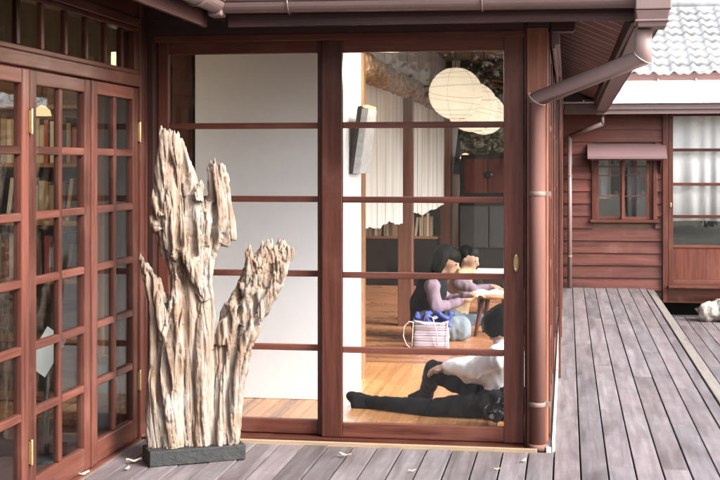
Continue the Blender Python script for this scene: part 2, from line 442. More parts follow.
# eaves: gutter in front, gutter on the walkway side, soffits, rain head, downpipe
def gutter_profile(r=.052):
    return [(r * math.cos(a), r * math.sin(a)) for a in [math.pi + k * math.pi / 10 for k in range(11)]]
def gutter(name, pa, pb, parent, r=.052, mat=None):
    """half round trough with rolled lip from pa to pb"""
    b = MB(); pa, pb = Vector(pa), Vector(pb); d = (pb - pa).normalized(); w = d.cross(Vector((0, 0, 1)))
    outer = [(r * math.cos(a), r * math.sin(a)) for a in [math.pi + k * math.pi / 12 for k in range(13)]]
    inner = [((r - .005) * math.cos(a), (r - .005) * math.sin(a)) for a in [2 * math.pi - k * math.pi / 12 for k in range(13)]]
    pr = outer + inner; rings = []
    for p in (pa, pb): rings.append([b.bm.verts.new(p + w * x + Vector((0, 0, z))) for x, z in pr])
    fs = []; n = len(pr)
    for i in range(n):
        f = b.bm.faces.new([rings[0][i], rings[0][(i + 1) % n], rings[1][(i + 1) % n], rings[1][i]]); f.smooth = False; fs.append(f)
    # end plates
    for rg, rev in ((rings[0], 1), (rings[1], 0)):
        for i in range(12): fs.append(b.bm.faces.new([rg[i], rg[i + 1], rg[n - 2 - i], rg[n - 1 - i]]))
    b._mark(fs)
    for sgn in (-1, 1):
        b.tube([pa + w * sgn * r + Vector((0, 0, .002)), pb + w * sgn * r + Vector((0, 0, .002))], .007, 8)
    L = (pb - pa).length; k = .35
    while k < L:
        p = pa + d * k; b.tube([p + w * (r + .004) * math.cos(a) + Vector((0, 0, (r + .004) * math.sin(a))) for a in [math.pi + j * math.pi / 10 for j in range(11)]], .004, 6); k += .9
    return b.build(name, mat or M['gut'], parent)
gutter('front_gutter', (-1.50, -.50, 2.150), (.46, -.50, 2.140), house)
b = MB()
def boxg(x0, x1, y0, y1, za, zb, t=.006):
    for (p, q) in ((x0, x0 + t), (x1 - t, x1)): b.hexa([(p, y0, za - .055), (q, y0, za - .055), (q, y1, zb - .055), (p, y1, zb - .055)], [(p, y0, za + .05), (q, y0, za + .05), (q, y1, zb + .05), (p, y1, zb + .05)])
    b.hexa([(x0 + t, y0, za - .055), (x1 - t, y0, za - .055), (x1 - t, y1, zb - .055), (x0 + t, y1, zb - .055)], [(x0 + t, y0, za - .049), (x1 - t, y0, za - .049), (x1 - t, y1, zb - .049), (x0 + t, y1, zb - .049)])
    for x in (x0 + .003, x1 - .003):
        for dz in (-.055, .05): b.tube([(x, y0, za + dz), (x, y1, zb + dz)], .006, 8)
boxg(.445, .56, -.42, 8.05, 2.09, 2.02)
b.build('side_gutter', M['gut'], house)
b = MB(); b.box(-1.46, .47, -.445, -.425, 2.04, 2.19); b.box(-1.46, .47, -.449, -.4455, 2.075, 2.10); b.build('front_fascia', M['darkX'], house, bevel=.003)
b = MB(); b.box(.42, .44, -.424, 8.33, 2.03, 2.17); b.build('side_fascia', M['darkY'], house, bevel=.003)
# soffit boards (slope down outwards), with pale seams
def zs(d): return 2.285 - .43 * d          # soffit height at distance d from the wall
b = MB(); 
y = -.40; 
while y < 8.3:
    y2 = min(y + .29, 8.33)
    b.hexa([(.055, y, zs(.05)), (.418, y, zs(.415)), (.418, y2 - .014, zs(.415)), (.055, y2 - .014, zs(.05))],
           [(.055, y, zs(.05) + .015), (.418, y, zs(.415) + .015), (.418, y2 - .014, zs(.415) + .015), (.055, y2 - .014, zs(.05) + .015)])
    b.hexa([(.055, y2 - .0135, zs(.05) - .001), (.418, y2 - .0135, zs(.415) - .001), (.418, y2 - .0005, zs(.415) - .001), (.055, y2 - .0005, zs(.05) - .001)],
            [(.055, y2 - .0135, zs(.05) + .015), (.418, y2 - .0135, zs(.415) + .015), (.418, y2 - .0005, zs(.415) + .015), (.055, y2 - .0005, zs(.05) + .015)], 1)
    y += .29
b.build('side_soffit', [M['soffit'], M['seam']], house)
b = MB()
for k in range(4):
    y0, y1 = -.05 - k * .094, -.05 - (k + 1) * .094 + .005
    b.hexa([(-1.47, y0, zs(-y0)), (.054, y0, zs(-y0)), (.054, y1, zs(-y1)), (-1.47, y1, zs(-y1))],
           [(-1.47, y0, zs(-y0) + .015), (.054, y0, zs(-y0) + .015), (.054, y1, zs(-y1) + .015), (-1.47, y1, zs(-y1) + .015)])
b.build('front_soffit', M['soffit'], house)
# hipped roof planes of the tea room wing
ZE, PT = 2.20, .5
def zr(d): return ZE + PT * d
b = MB()
b.poly([(.54, -.54, ZE), (.54, 8.3, ZE), (-3, 8.3, zr(3.54)), (-3, 3, zr(3.54))], (0, 0, .07))
b.poly([(.538, -.54, ZE + .001), (-3, 3, zr(3.54) + .001), (-5, 3, zr(3.54) + .001), (-1.46, -.54, ZE + .001)], (0, 0, .07))
b.poly([(-3.002, 3.002, zr(3.54)), (-3.002, 8.3, zr(3.54)), (-7, 8.3, zr(1.2)), (-7, 3.002, zr(1.2))], (0, 0, .07))
b.build('roof', M['rooft'], house)
# rain head and main downpipe
b = MB()
b.hexa([(.44, -.57, 1.995), (.565, -.57, 1.995), (.565, -.43, 1.995), (.44, -.43, 1.995)], [(.43, -.59, 2.07), (.58, -.59, 2.07), (.58, -.40, 2.07), (.43, -.40, 2.07)])
b.box(.43, .585, -.595, -.395, 2.071, 2.19); b.box(.427, .577, -.583, -.417, 2.018, 2.030); b.box(.432, .570, -.577, -.423, 2.040, 2.052); b.build('rain_head', M['gut'], house, bevel=.005)
b = MB()
P1, P2, P3 = Vector((.468, -.50, 1.99)), Vector((.468, -.50, 1.868)), Vector((-.012, -.072, 1.705))
b.tube([P1, P2, P3, P3 + Vector((0, 0, -.02))], .0385, 24, miter=True)
b.build('elbow_pipe', M['gutl'], house)
b = MB(); b.tube([P3 + Vector((0, 0, -.02)), (-.012, -.072, .0)], .0385, 24); b.tube([(-.012, -.072, .03), (-.012, -.072, .0)], .044, 24)
dp = b.build('downpipe', M['pipe'], house)
# pale solder seams where the mitred pieces meet
for p, d0, d1, r in ((P2, P2 - P1, P3 - P2, .0392), (P3, P3 - P2, Vector((0, 0, -1)), .0392)):
    b = MB(); d0 = d0.normalized(); d1 = d1.normalized(); nb = (d0 + d1).normalized(); a = d0.orthogonal().normalized(); c2 = d0.cross(a); pts = []
    for k in range(29):
        q = p + (a * math.cos(2 * math.pi * k / 28) + c2 * math.sin(2 * math.pi * k / 28)) * r; q = q + d0 * ((p - q).dot(nb) / d0.dot(nb)); pts.append(q)
    b.tube(pts, .0022, 6); b.build("pipe_seam", M["seam"], dp)
for z in (1.245, .222):
    b = MB(); b.lathe((-.012, -.072, z - .011), [(.040, 0), (.0415, .002), (.0415, .020), (.040, .022)], 24); b.box(.03, .055, -.08, -.063, z - .011, z + .011); b.box(-.02, -.005, -.03, -.017, z - .008, z + .008)
    b.build('pipe_bracket', M['steel'], dp)
# walkway side wall: rail on top, white sill below, eight glazed sliding doors
b = MB(); b.box(.054, .095, .10, 8.2, 1.985, 2.045); b.box(.06, .075, .10, 8.2, 1.965, 1.984); b.build('lintel_rail', M['gut'], house, bevel=.003)
b = MB(); b.box(-.02, .054, .10, 8.2, 2.046, 2.30); b.build('side_header', M['darkY'], house, bevel=.004)
b = MB(); b.box(.058, .073, -.10, 8.2, -.03, .045); b.box(.03, .056, -.1, 8.2, -.03, .02); b.build('sill_rail', M['trim'], house, bevel=.003)
def side_sash(y0, y1, x):
    b = MB(); z0, z1 = .03, 2.04
    b.box(x, x + .034, y0, y0 + .07, z0, z1, 0); b.box(x, x + .034, y1 - .07, y1, z0, z1, 0)
    b.box(x + .002, x + .032, y0 + .07, y1 - .07, z0, z0 + .10, 1); b.box(x + .002, x + .032, y0 + .07, y1 - .07, z1 - .08, z1, 1)
    for z in RZ: b.box(x + .005, x + .029, y0 + .07, y1 - .07, z - .014, z + .014, 1)
    o = b.build('walkway_door', [M['redZ'], M['redY']], house, bevel=.003)
    g = MB(); g.box(x + .015, x + .019, y0 + .066, y1 - .066, z0 + .096, z1 - .076); g.build('glass_pane', M['glass'], o)
for i in range(8): side_sash(.10 + i * 1.01, .10 + (i + 1) * 1.01 + .03, .014 if i % 2 == 0 else -.024)
b = MB()
b = None
for y in (2.1, 4.12, 6.14):
    b = MB(); b.box(.076, .092, y, y + .035, .0, 1.96); b.build('storm_door_guide', M['redZ'], house, bevel=.003)

# ------------------------------------------------------------------ interior of the tea room
b = MB()
x = -6
while x < -.03:
    x2 = min(x + .105, -.03)
    y = .085
    while y < 2.3:
        y2 = 2.3
        if 2.3 - y2 < .3: y2 = 2.3
        b.box(x, x2 - .002, y, y2 - .0015, -.05, .04, 0); y = y2
    x = x2
y = 2.3
while y < 8.25:
    y2 = min(y + .16, 8.25); x = -6
    while x < -.03:
        x2 = min(x + R.uniform(1.2, 2.4), -.03)
        b.box(x, x2 - .0015, y, y2 - .002, -.05, .04, 1); x = x2
    y = y2
tag(b.build('floor', [M['floor'], M['floor2']]), kind='structure')
b = MB(); b.box(-6, -.08, .101, 8.25, 2.55, 2.62)
tag(b.build('ceiling', M['twigs']), kind='structure')
# white closet block with wood edged return
b = MB(); b.box(-2.0, -1.146, .85, 1.62, .041, 2.549); b.build('closet_wall', M['wall'], house, bevel=.002)
b = MB(); b.box(-1.23, -1.132, 1.622, 1.72, .041, 2.549); b.build('closet_trim', M['oakZ'], house, bevel=.003)
b = MB(); b.box(-2.14, -2.02, .86, .95, .041, 2.549); b.build('inner_post', M['redZ'], house, bevel=.003)
b = MB(); b.box(-6, -2.16, .86, .90, .041, 2.549); b.box(-6.05, -6, .1, 8.3, 0, .40); b.box(-6.05, -6, .1, 8.3, 2.1, 2.6)
for k in range(6): b.box(-6.05, -6, .1 + k * 1.62, .2 + k * 1.62, .401, 2.099)  # unseen left wall, opened up between posts to add daylight to the room
b.build('inner_wall', M['plaster'], house)
# posts and long log beam
for y in (4.28, 7.95):
    b = MB(); b.box(-1.26, -1.14, y, y + .13, .041, 1.955); b.build('room_post', M['post'], house, bevel=.006)
def log(name, p0, p1, r, mat, parent, seg=60, flat=1.0, sd=0):
    b = MB(); p0, p1 = Vector(p0), Vector(p1); d = (p1 - p0); L = d.length; d.normalize(); w = d.orthogonal().normalized(); u = d.cross(w); n = 36; rings = []
    for k in range(seg + 1):
        p = p0 + d * L * k / seg; ring = []
        for i in range(n):
            a = 2 * math.pi * i / n; dirv = w * math.cos(a) + u * math.sin(a)
            q = p + dirv * r
            h = noise.noise(Vector((q.x * 9, q.y * 3, q.z * 9 + sd))) * .30 + abs(noise.noise(Vector((q.x * 26, q.y * 9, q.z * 26 + sd)))) * .5 + noise.noise(Vector((q.x * 80, q.y * 40, q.z * 80 + sd))) * .22
            ring.append(b.bm.verts.new(p + dirv * r * (1 + h * .7)))
        rings.append(ring)
    fs = []
    for a, c in zip(rings, rings[1:]):
        for i in range(n): fs.append(b.bm.faces.new([a[i], a[(i + 1) % n], c[(i + 1) % n], c[i]]))
    fs.append(b.bm.faces.new(rings[0][::-1])); fs.append(b.bm.faces.new(rings[-1])); b._mark(fs)
    return b.build(name, mat, parent)
log('log_beam', (-1.2, 1.725, 2.03), (-1.2, 8.2, 2.03), .082, M['bark'], house, 420)
# pale weathered planks hung between the posts, ragged lower ends
def planks(name, ya, yb, parent, x=-1.22):
    b = MB(); y = ya
    while y < yb - .05:
        w = R.uniform(.36, .56); y2 = min(y + w, yb)
        if yb - y2 < .15: y2 = yb
        n = 14; pts = []; gp = R.uniform(.012, .03)
        for k in range(n + 1):
            yy = y + (y2 - gp - y) * k / n
            pts.append((x, yy, .93 + noise.noise(Vector((yy * 1.1, 3, 1))) * .07 + noise.noise(Vector((yy * 6, 3, 1))) * .018))
        top = [(x, y2 - gp * .4, 1.99), (x, y, 1.99)]
        b.poly(pts + top, (.008, 0, 0)); y = y2
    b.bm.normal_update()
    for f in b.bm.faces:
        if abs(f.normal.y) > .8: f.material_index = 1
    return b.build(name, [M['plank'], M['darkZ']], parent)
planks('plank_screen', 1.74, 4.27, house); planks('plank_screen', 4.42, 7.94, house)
b = MB(); y = 1.73
while y < 8.2:
    y2 = min(y + R.uniform(.7, 1.1), 8.2); b.box(-1.24, -1.21, y, y2 - .02, 2.10, 2.549); y = y2
b.build('upper_wall', M['plank'], house, bevel=.003)
# far end wall of the room
b = MB(); b.box(-6, -.03, 8.26, 8.34, 0, 2.6); b.build('end_wall', M['dusk'], house)
b = MB(); p = onY(452, 0, 8.1).x; q = onY(460, 0, 8.1).x; b.box(p, q, 8.1, 8.2, .041, 2.549); b.build('white_column', M['wall'], house, bevel=.003)
# rough twig covered upper wall
def rough_panel(name, x0, x1, z0, z1, y, mat, parent, amp=.05, nx=90, nz=60):
    b = MB(); g = []
    for j in range(nz + 1):
        row = []
        for i in range(nx + 1):
            X = x0 + (x1 - x0) * i / nx; Z = z0 + (z1 - z0) * j / nz
            h = abs(noise.noise(Vector((X * 5 + Z * 3, 2, Z * 16 - X * 2)))) + .5 * abs(noise.noise(Vector((X * 14, 7, Z * 34))))
            row.append(b.bm.verts.new((X, y - h * amp, Z)))
        g.append(row)
    fs = [b.bm.faces.new([g[j][i], g[j][i + 1], g[j + 1][i + 1], g[j + 1][i]]) for j in range(nz) for i in range(nx)]
    b._mark(fs); return b.build(name, mat, parent)
rough_panel('twig_wall', -1.15, -.05, 1.50, 2.54, 8.255, M['twigs'], house, .14)
for k in range(16):
    xx = R.uniform(-1.0, -.1); zz = R.uniform(1.9, 2.5); a = R.uniform(-.5, .5); L = R.uniform(.12, .3)
    log('branch_piece', (xx - L * math.cos(a), 8.08 - R.random() * .1, zz - L * math.sin(a)), (xx + L * math.cos(a), 8.05 - R.random() * .1, zz + L * math.sin(a)), R.uniform(.012, .03), M['bark'] if k % 3 else M['drift'], house, 10, sd=k)

# dark furniture at the far end
t = empty('tansu_chest', (-.75, 7.9, 1.02), 'dark red wooden chest with black ironwork on the far dark counter', 'chest')
b = MB(); b.box(-1.02, -.42, 7.82, 8.15, 1.0, 1.49); b.build('chest_body', M['black'], t, bevel=.004)
for k in range(2):
    b = MB(); b.box(-.985 + k * .265, -.735 + k * .265, 7.80, 7.818, 1.07, 1.45); d = b.build('chest_door', wood('chest_red', (.085, .02, .016), 'Z'), t, bevel=.004)
    b = MB(); b.lathe((-.735 + k * .03 - .0, 7.799, 1.27), [(.035, 0), (.035, .006), (.012, .01)], 16, (0, -1, 0)); b.build('iron_lock', M['black'], d)
t = empty('dark_counter', (-.7, 7.9, .04), 'long black counter across the far end under the red chest', 'counter')
b = MB(); b.box(-1.04, -.06, 7.72, 8.2, .041, .96); b.build('counter_body', M['black'], t, bevel=.005)
b = MB(); b.box(-1.06, -.05, 7.69, 8.2, .962, .999); b.build('counter_top', M['darkX'], t, bevel=.004)
for k in range(3):
    b = MB(); b.box(-1.02 + k * .32, -.72 + k * .32, 7.705, 7.718, .48, .93); b.build('counter_panel', M['char'], t, bevel=.004)
t = empty('low_bookcase', (-2.2, 7.9, .04), 'low black bookcase with an open book shelf behind the posts', 'bookcase')
b = MB(); b.box(-3.4, -1.30, 7.85, 8.2, .041, .56); b.build('case_body', M['black'], t, bevel=.004)
b = MB(); b.box(-3.42, -1.28, 7.83, 8.2, .562, .59); b.build('case_top', M['oakX'], t, bevel=.003)
b = MB(); b.box(-3.42, -1.28, 7.95, 8.2, .98, 1.0); b.build('upper_shelf', M['oakX'], t, bevel=.003)
BOOKC = {'cream': (.52, .44, .30), 'tan': (.36, .25, .15), 'white': (.62, .6, .56), 'red': (.35, .06, .05), 'brown': (.16, .09, .06), 'grey': (.3, .3, .3), 'black': (.03, .03, .03), 'green': (.1, .16, .1)}
BM = {k: plain(k + '_cover', v, .6, .1, 60) for k, v in BOOKC.items()}
bookmesh = {}
for k in BOOKC:
    b = MB(); b.box(-.5, .5, 0, 1, 0, .98, 1); b.box(-.5, -.38, -.02, 1.02, -.0, 1, 0); b.box(.38, .5, -.02, 1.02, 0, 1, 0); b.box(-.37, .37, -.03, .05, 0, 1, 0)
    me = bpy.data.meshes.new('book'); bmesh.ops.recalc_face_normals(b.bm, faces=b.bm.faces); b.bm.to_mesh(me); b.bm.free(); me.materials.append(BM[k]); me.materials.append(M['paper']); bookmesh[k] = me
def books(xa, xb, y, z, hmax, where, group, keys, n=99):
    x = xa; i = 0
    while x < xb - .06 and i < n:
        w = R.uniform(.012, .042); k = R.choice(keys); h = hmax * R.uniform(.72, .98)
        o = bpy.data.objects.new('book', bookmesh[k]); col.objects.link(o)
        o.location = (x + w / 2, y + R.uniform(0, .02), z); o.scale = (w, .15, h)
        if R.random() < .1: o.rotation_euler.y = .12; x += .03
        tag(o, f'{k} book standing {where}', 'book', f'{k} books {where}'); x += w + .002; i += 1
books(-2.15, -1.31, 7.84, .59, .28, 'on the low black bookcase', 'low', ['cream', 'tan', 'white', 'cream', 'brown', 'grey', 'tan'])

# slanted picture frames on the white wall
def picture(name, base, label):
    t = empty(name, base, label, 'wall lamp')
    x, y, z = base
    b = MB(); b.hexa([(x, y, z), (x + .02, y, z), (x + .02, y + .36, z), (x, y + .36, z)], [(x + .05, y, z + .40), (x + .075, y, z + .405), (x + .075, y + .36, z + .405), (x + .05, y + .36, z + .40)])
    b.build('back_board', M['black'], t, bevel=.003)
    b = MB(); b.hexa([(x + .0205, y + .002, z + .003), (x + .065, y + .002, z + .003), (x + .065, y + .358, z + .003), (x + .0205, y + .358, z + .003)], [(x + .0755, y + .002, z + .385), (x + .115, y + .002, z + .392), (x + .115, y + .358, z + .392), (x + .0755, y + .358, z + .385)])
    b.build('shade_panel', stone_mat('speckled_shade', (.35, .36, .38), (.62, .63, .65), (.74, .74, .74), 30), t, bevel=.003)
    b = MB(); b.box(x + .08, x + .112, y + .02, y + .34, z + .396, z + .41); b.build('lamp_glow', M['lampglow'], t)
    l = bpy.data.lights.new('wall_lamp_bulb', 'POINT'); l.energy = 3.5; l.color = (1, .86, .68); l.shadow_soft_size = .06
    lo = bpy.data.objects.new('wall_lamp_bulb', l); lo.location = (.22, .18, .62); lo.parent = t; col.objects.link(lo)
picture('slanted_wall_lamp', (-1.144, 1.15, 1.33), 'slanted black and white wall lamp on the bright closet wall')
t = empty('slanted_wall_board', (-.98, 8.0, 1.28), 'thin black slanted board hanging beside the far white column', 'wall board')
pa = onY(453.5, 174, 8.05); pb = onY(461, 126, 8.05)
b = MB(); b.hexa([(pa.x, 7.98, pa.z), (pa.x + .075, 7.98, pa.z), (pa.x + .075, 8.05, pa.z), (pa.x, 8.05, pa.z)], [(pb.x - .02, 7.98, pb.z), (pb.x, 7.98, pb.z), (pb.x, 8.05, pb.z), (pb.x - .02, 8.05, pb.z)]); b.build('board', M['black'], t, bevel=.002)
pl = onY(466, 156, 8.0)
t = empty('brass_wall_lamp', (pl.x, 7.95, pl.z), 'small glowing orange wall lamp beside the red chest', 'wall lamp')
b = MB(); b.lathe((pl.x, 7.9, pl.z - .03), [(.062, 0), (.05, .03), (.028, .055), (.01, .06)], 20); b.build('lamp_shade', M['lampglow'], t)
b = MB(); b.tube([(pl.x, 7.9, pl.z + .03), (pl.x, 7.98, pl.z + .05), (pl.x, 8.15, pl.z + .02)], .008, 8); b.build('lamp_arm', M['brass'], t)

# paper lanterns
def make_lantern(r=.20):
    t = empty('paper_lantern', (0, 0, 0), 'x', 'lantern', 'round paper lanterns over the tea room')
    b = MB(); n = 48; m = 40; rings = []; nr = 17
    for j in range(m + 1):
        a = .12 + (math.pi - .24) * j / m; z = math.cos(a); bulge = 1 + .010 * abs(math.sin(nr * a))
        rings.append([b.bm.verts.new((r * math.sin(a) * bulge * math.cos(2 * math.pi * i / n), r * math.sin(a) * bulge * math.sin(2 * math.pi * i / n), r * .97 * z * bulge)) for i in range(n)])
    fs = [b.bm.faces.new([p[i], q[i], q[(i + 1) % n], p[(i + 1) % n]]) for p, q in zip(rings, rings[1:]) for i in range(n)]
    for f in fs: f.smooth = True
    b._mark(fs); b.build('paper_shade', M['lantern'], t)
    b = MB()
    for k in range(9):   # the bamboo hoops, a little crooked as hand tied ones are
        a = .35 + k * .305; zc = math.cos(a) * r * .97; rr = math.sin(a) * r * 1.006
        tx, ty = R.uniform(-.2, .2), R.uniform(-.2, .2)
        pts = []
        for i in range(37):
            ph = 2 * math.pi * i / 36; x, y = rr * math.cos(ph), rr * math.sin(ph); z = zc + x * tx + y * ty
            q = Vector((x, y, z)); q = q.normalized() * r * 1.006; pts.append(q)
        b.tube(pts, R.uniform(.0008, .0015), 5)
    for k in range(6):
        ph = k * math.pi / 3 + .3
        b.tube([Vector((math.sin(a) * math.cos(ph), math.sin(a) * math.sin(ph), math.cos(a) * .98)) * r * 1.004 for a in [.15 + j * 2.84 / 20 for j in range(21)]], .0008, 5)
    b.build('hoop', M['lanternrib'], t)
    b = MB(); b.tube([(0, 0, r * .9), (0, 0, 2.55 - 1.92)], .004, 6); b.build('cord', M['black'], t)
    return t
L0 = make_lantern()
for i, (u, v, D, s, lab) in enumerate([(455.6, 93.5, 9.74, 1, 'largest lit paper lantern nearest the glass'), (472, 107, 10.2, 1, 'lit paper lantern half hidden behind the nearest one'), (484, 114, 12.3, 1, 'lit paper lantern hanging lowest and farthest back')]):
    o = L0 if i == 0 else copy_tree(L0)
    o.location = atD(u, v, D); o.rotation_euler.z = i * 1.1; o['label'] = lab
    l = bpy.data.lights.new('lantern_bulb', 'POINT'); l.energy = .19; l.color = (1, .91, .76); l.shadow_soft_size = .05
    lo = bpy.data.objects.new('lantern_bulb', l); lo.location = (0, 0, -.03); lo.parent = o; col.objects.link(lo)

# low round table with book
tc = atD(496, 293, 10.25); tz = tc.z
t = empty('round_table', (tc.x, tc.y, .04), 'small round wooden table with splayed dark legs beside the kneeling woman', 'table')
b = MB(); b.lathe((tc.x, tc.y, tz - .03), [(.19, 0), (.215, .006), (.22, .02), (.215, .03)], 40); b.build('table_top', wood('table_wood', (.30, .16, .09), 'X'), t)
for k in range(4):
    a = .6 + k * math.pi / 2
    b = MB(); b.tube([(tc.x + .12 * math.cos(a), tc.y + .12 * math.sin(a), tz - .03), (tc.x + .19 * math.cos(a), tc.y + .19 * math.sin(a), .041)], [.021, .014], 12); b.build('leg', wood('leg_wood', (.13, .05, .035), 'Z'), t)
def open_book(name, ce, w, d, label, ang=0):
    b = MB(); n = 8
    for sgn in (-1, 1):
        for k in range(n):
            x0, x1 = k / n, (k + 1) / n
            z = lambda x: .022 * math.sin(math.pi * min(1, x * 1.1)) * .8 + .004
            P = lambda x, y, zz: (ce[0] + sgn * x * w * math.cos(ang) - y * math.sin(ang), ce[1] + sgn * x * w * math.sin(ang) + y * math.cos(ang), ce[2] + zz)
            q = [P(x0, -d, 0), P(x1, -d, 0), P(x1, d, 0), P(x0, d, 0)]; tq = [P(x0, -d, z(x0)), P(x1, -d, z(x1)), P(x1, d, z(x1)), P(x0, d, z(x0))]
            b.hexa(q if sgn > 0 else q[::-1], tq if sgn > 0 else tq[::-1])
    bmesh.ops.remove_doubles(b.bm, verts=b.bm.verts, dist=1e-5)
    return tag(b.build(name, M['paper'], loc=ce), label, 'book')
open_book('open_book', (tc.x - .04, tc.y - .02, tz + .002), .13, .09, 'open white book lying on the small round table', .25)
w = atD(494, 271.5, 11.6)
t = empty('white_bench', (w.x, w.y, .04), 'low white topped bench standing behind the round table', 'bench')
b = MB(); b.box(w.x - .16, w.x + .22, w.y - .12, w.y + .2, w.z - .025, w.z + .012); b.build('bench_top', M['pale'], t, bevel=.004)
for sx in (-.12, .18):
    b = MB(); b.box(w.x + sx - .02, w.x + sx + .02, w.y - .1, w.y + .16, .041, w.z - .027); b.build('leg', M['char'], t, bevel=.004)

# ================================================================== PEOPLE
SKIN = NT('skin'); SKIN.bsdf((.44, .27, .195), .7, spec=.15); M['skin'] = SKIN.m
def cloth(name, c, var=.12): return plain(name, c, .85, var, 60, bump=.15, spec=.15)
M['hair'] = plain('black_hair', (.0045, .0038, .0038), .6, .5, 30, bump=.3, stretch=(3, 3, .4), spec=.12)
def person(name, segs, mats, label, heads, voxel=.011, loc=(0, 0, 0), folds=.004):
    """segs: (p0, p1, r0, r1, material index, flat, side). one fused skin; faces take the clothing of their nearest limb"""
    b = MB()
    for sg in segs:
        p0, p1, r0, r1, mi = sg[:5]; fl = sg[5] if len(sg) > 5 else 1; sd = sg[6] if len(sg) > 6 else None
        b.cap(p0, p1, r0, r1, 14, fl, sd)
    me = fuse(b, voxel, .5, 4)
    n = len(me.polygons); ce = np.empty(n * 3); me.polygons.foreach_get('center', ce); ce = ce.reshape(-1, 3)
    best = np.full(n, 1e9); idx = np.zeros(n, int)
    for sg in segs:
        p0, p1 = np.array(sg[0], float), np.array(sg[1], float); d = p1 - p0; L2 = max(1e-9, d @ d)
        t = np.clip(((ce - p0) @ d) / L2, 0, 1); dist = np.linalg.norm(ce - (p0 + t[:, None] * d), axis=1) - (sg[2] + (sg[3] - sg[2]) * t)
        k = dist < best; best[k] = dist[k]; idx[k] = sg[4]
    me.polygons.foreach_set('material_index', idx.astype(np.int32))
    for m in mats: me.materials.append(m)
    vm = {}
    for p in me.polygons:
        for v in p.vertices: vm[v] = p.material_index
    nrm = [v.normal.copy() for v in me.vertices]
    for v in me.vertices:    # cloth folds
        if mats[vm[v.index]] is not M['skin']:
            q = v.co; v.co = q + nrm[v.index] * folds * (noise.noise(q * 16) + 1.2 * noise.noise(Vector((q.x * 34, q.y * 34, q.z * 12))))
    o = link(name, me, None, 0, loc); tag(o, label, 'person')
    return o
def head_segs(ce, f, up, r, mi=0):
    """skull, jaw, nose, lips, ears round centre ce looking along f"""
    f = Vector(f).normalized(); up = Vector(up); up = (up - f * up.dot(f)).normalized(); sd = f.cross(up); ce = Vector(ce); S = []
    S.append((ce + up * r * .18 - f * r * .12, ce + up * r * .22 + f * r * .12, r * .88, r * .84, mi))
    S.append((ce + f * r * .30 - up * r * .1, ce + f * r * .48 - up * r * .72, r * .62, r * .34, mi))
    S.append((ce + f * r * .93 + up * r * .12, ce + f * r * 1.10 - up * r * .20, r * .07, r * .13, mi))
    S.append((ce + f * r * .86 - up * r * .48 - sd * r * .12, ce + f * r * .86 - up * r * .48 + sd * r * .12, r * .10, r * .10, mi))
    for k in (-1, 1): S.append((ce + sd * k * r * .84 - f * r * .1 + up * r * .08, ce + sd * k * r * .86 - f * r * .06 - up * r * .2, r * .13, r * .09, mi))
    return S
def eyes(o, ce, f, up, r):
    f = Vector(f).normalized(); up = Vector(up); up = (up - f * up.dot(f)).normalized(); sd = f.cross(up); ce = Vector(ce)
    for k in (-1, 1):
        b = MB(); b.ball(ce + f * r * .80 + sd * k * r * .33 + up * r * .08, r * .10, 0, 10)
        b.cap(ce + f * r * .86 + sd * k * r * .2 + up * r * .27, ce + f * r * .78 + sd * k * r * .5 + up * r * .26, r * .035, r * .025, 8); b.build('eye', M['black'], o)
def hair(o, shapes, voxel=.009, cut=None, name='hair'):
    b = MB()
    for sg in shapes: b.cap(sg[0], sg[1], sg[2], sg[3], 14, sg[4] if len(sg) > 4 else 1, sg[5] if len(sg) > 5 else None)
    me = fuse(b, voxel, .5, 3)
    for v in me.vertices:
        q = v.co; v.co = q + v.normal * (.004 * noise.noise(Vector((q.x * 60, q.y * 60, q.z * 14))))
    me.materials.append(M['hair']); return link(name, me, o)
def hand(ce, d, palm_n, r=.042, mi=0, curl=.5, thumb=1):
    """palm with four unequal bent fingers and a side thumb"""
    d = Vector(d).normalized(); n = Vector(palm_n); n = (n - d * n.dot(d)).normalized(); sd = d.cross(n); ce = Vector(ce); S = []
    S.append((ce - sd * .02, ce + d * .045 - sd * .024, .020, .016, mi)); S.append((ce + sd * .015, ce + d * .045 + sd * .024, .020, .015, mi)); S.append((ce, ce + d * .05, .022, .017, mi))
    for k, L in zip((-1.5, -.5, .5, 1.5), (.052, .062, .068, .058)):
        a = ce + d * .05 + sd * k * .017; m1 = a + (d * (1 - curl * .3) + n * curl * .5).normalized() * L * .55; e = m1 + (d * (1 - curl) + n * curl).normalized() * L * .5
        S.append((a, m1, .0088, .0082, mi)); S.append((m1, e, .0082, .0065, mi))
    a = ce + sd * thumb * .028; m1 = a + (d * .6 + sd * thumb * .7 + n * .2).normalized() * .035; S.append((a, m1, .012, .010, mi)); S.append((m1, m1 + (d * .9 + n * .35).normalized() * .03, .0098, .008, mi))
    return S

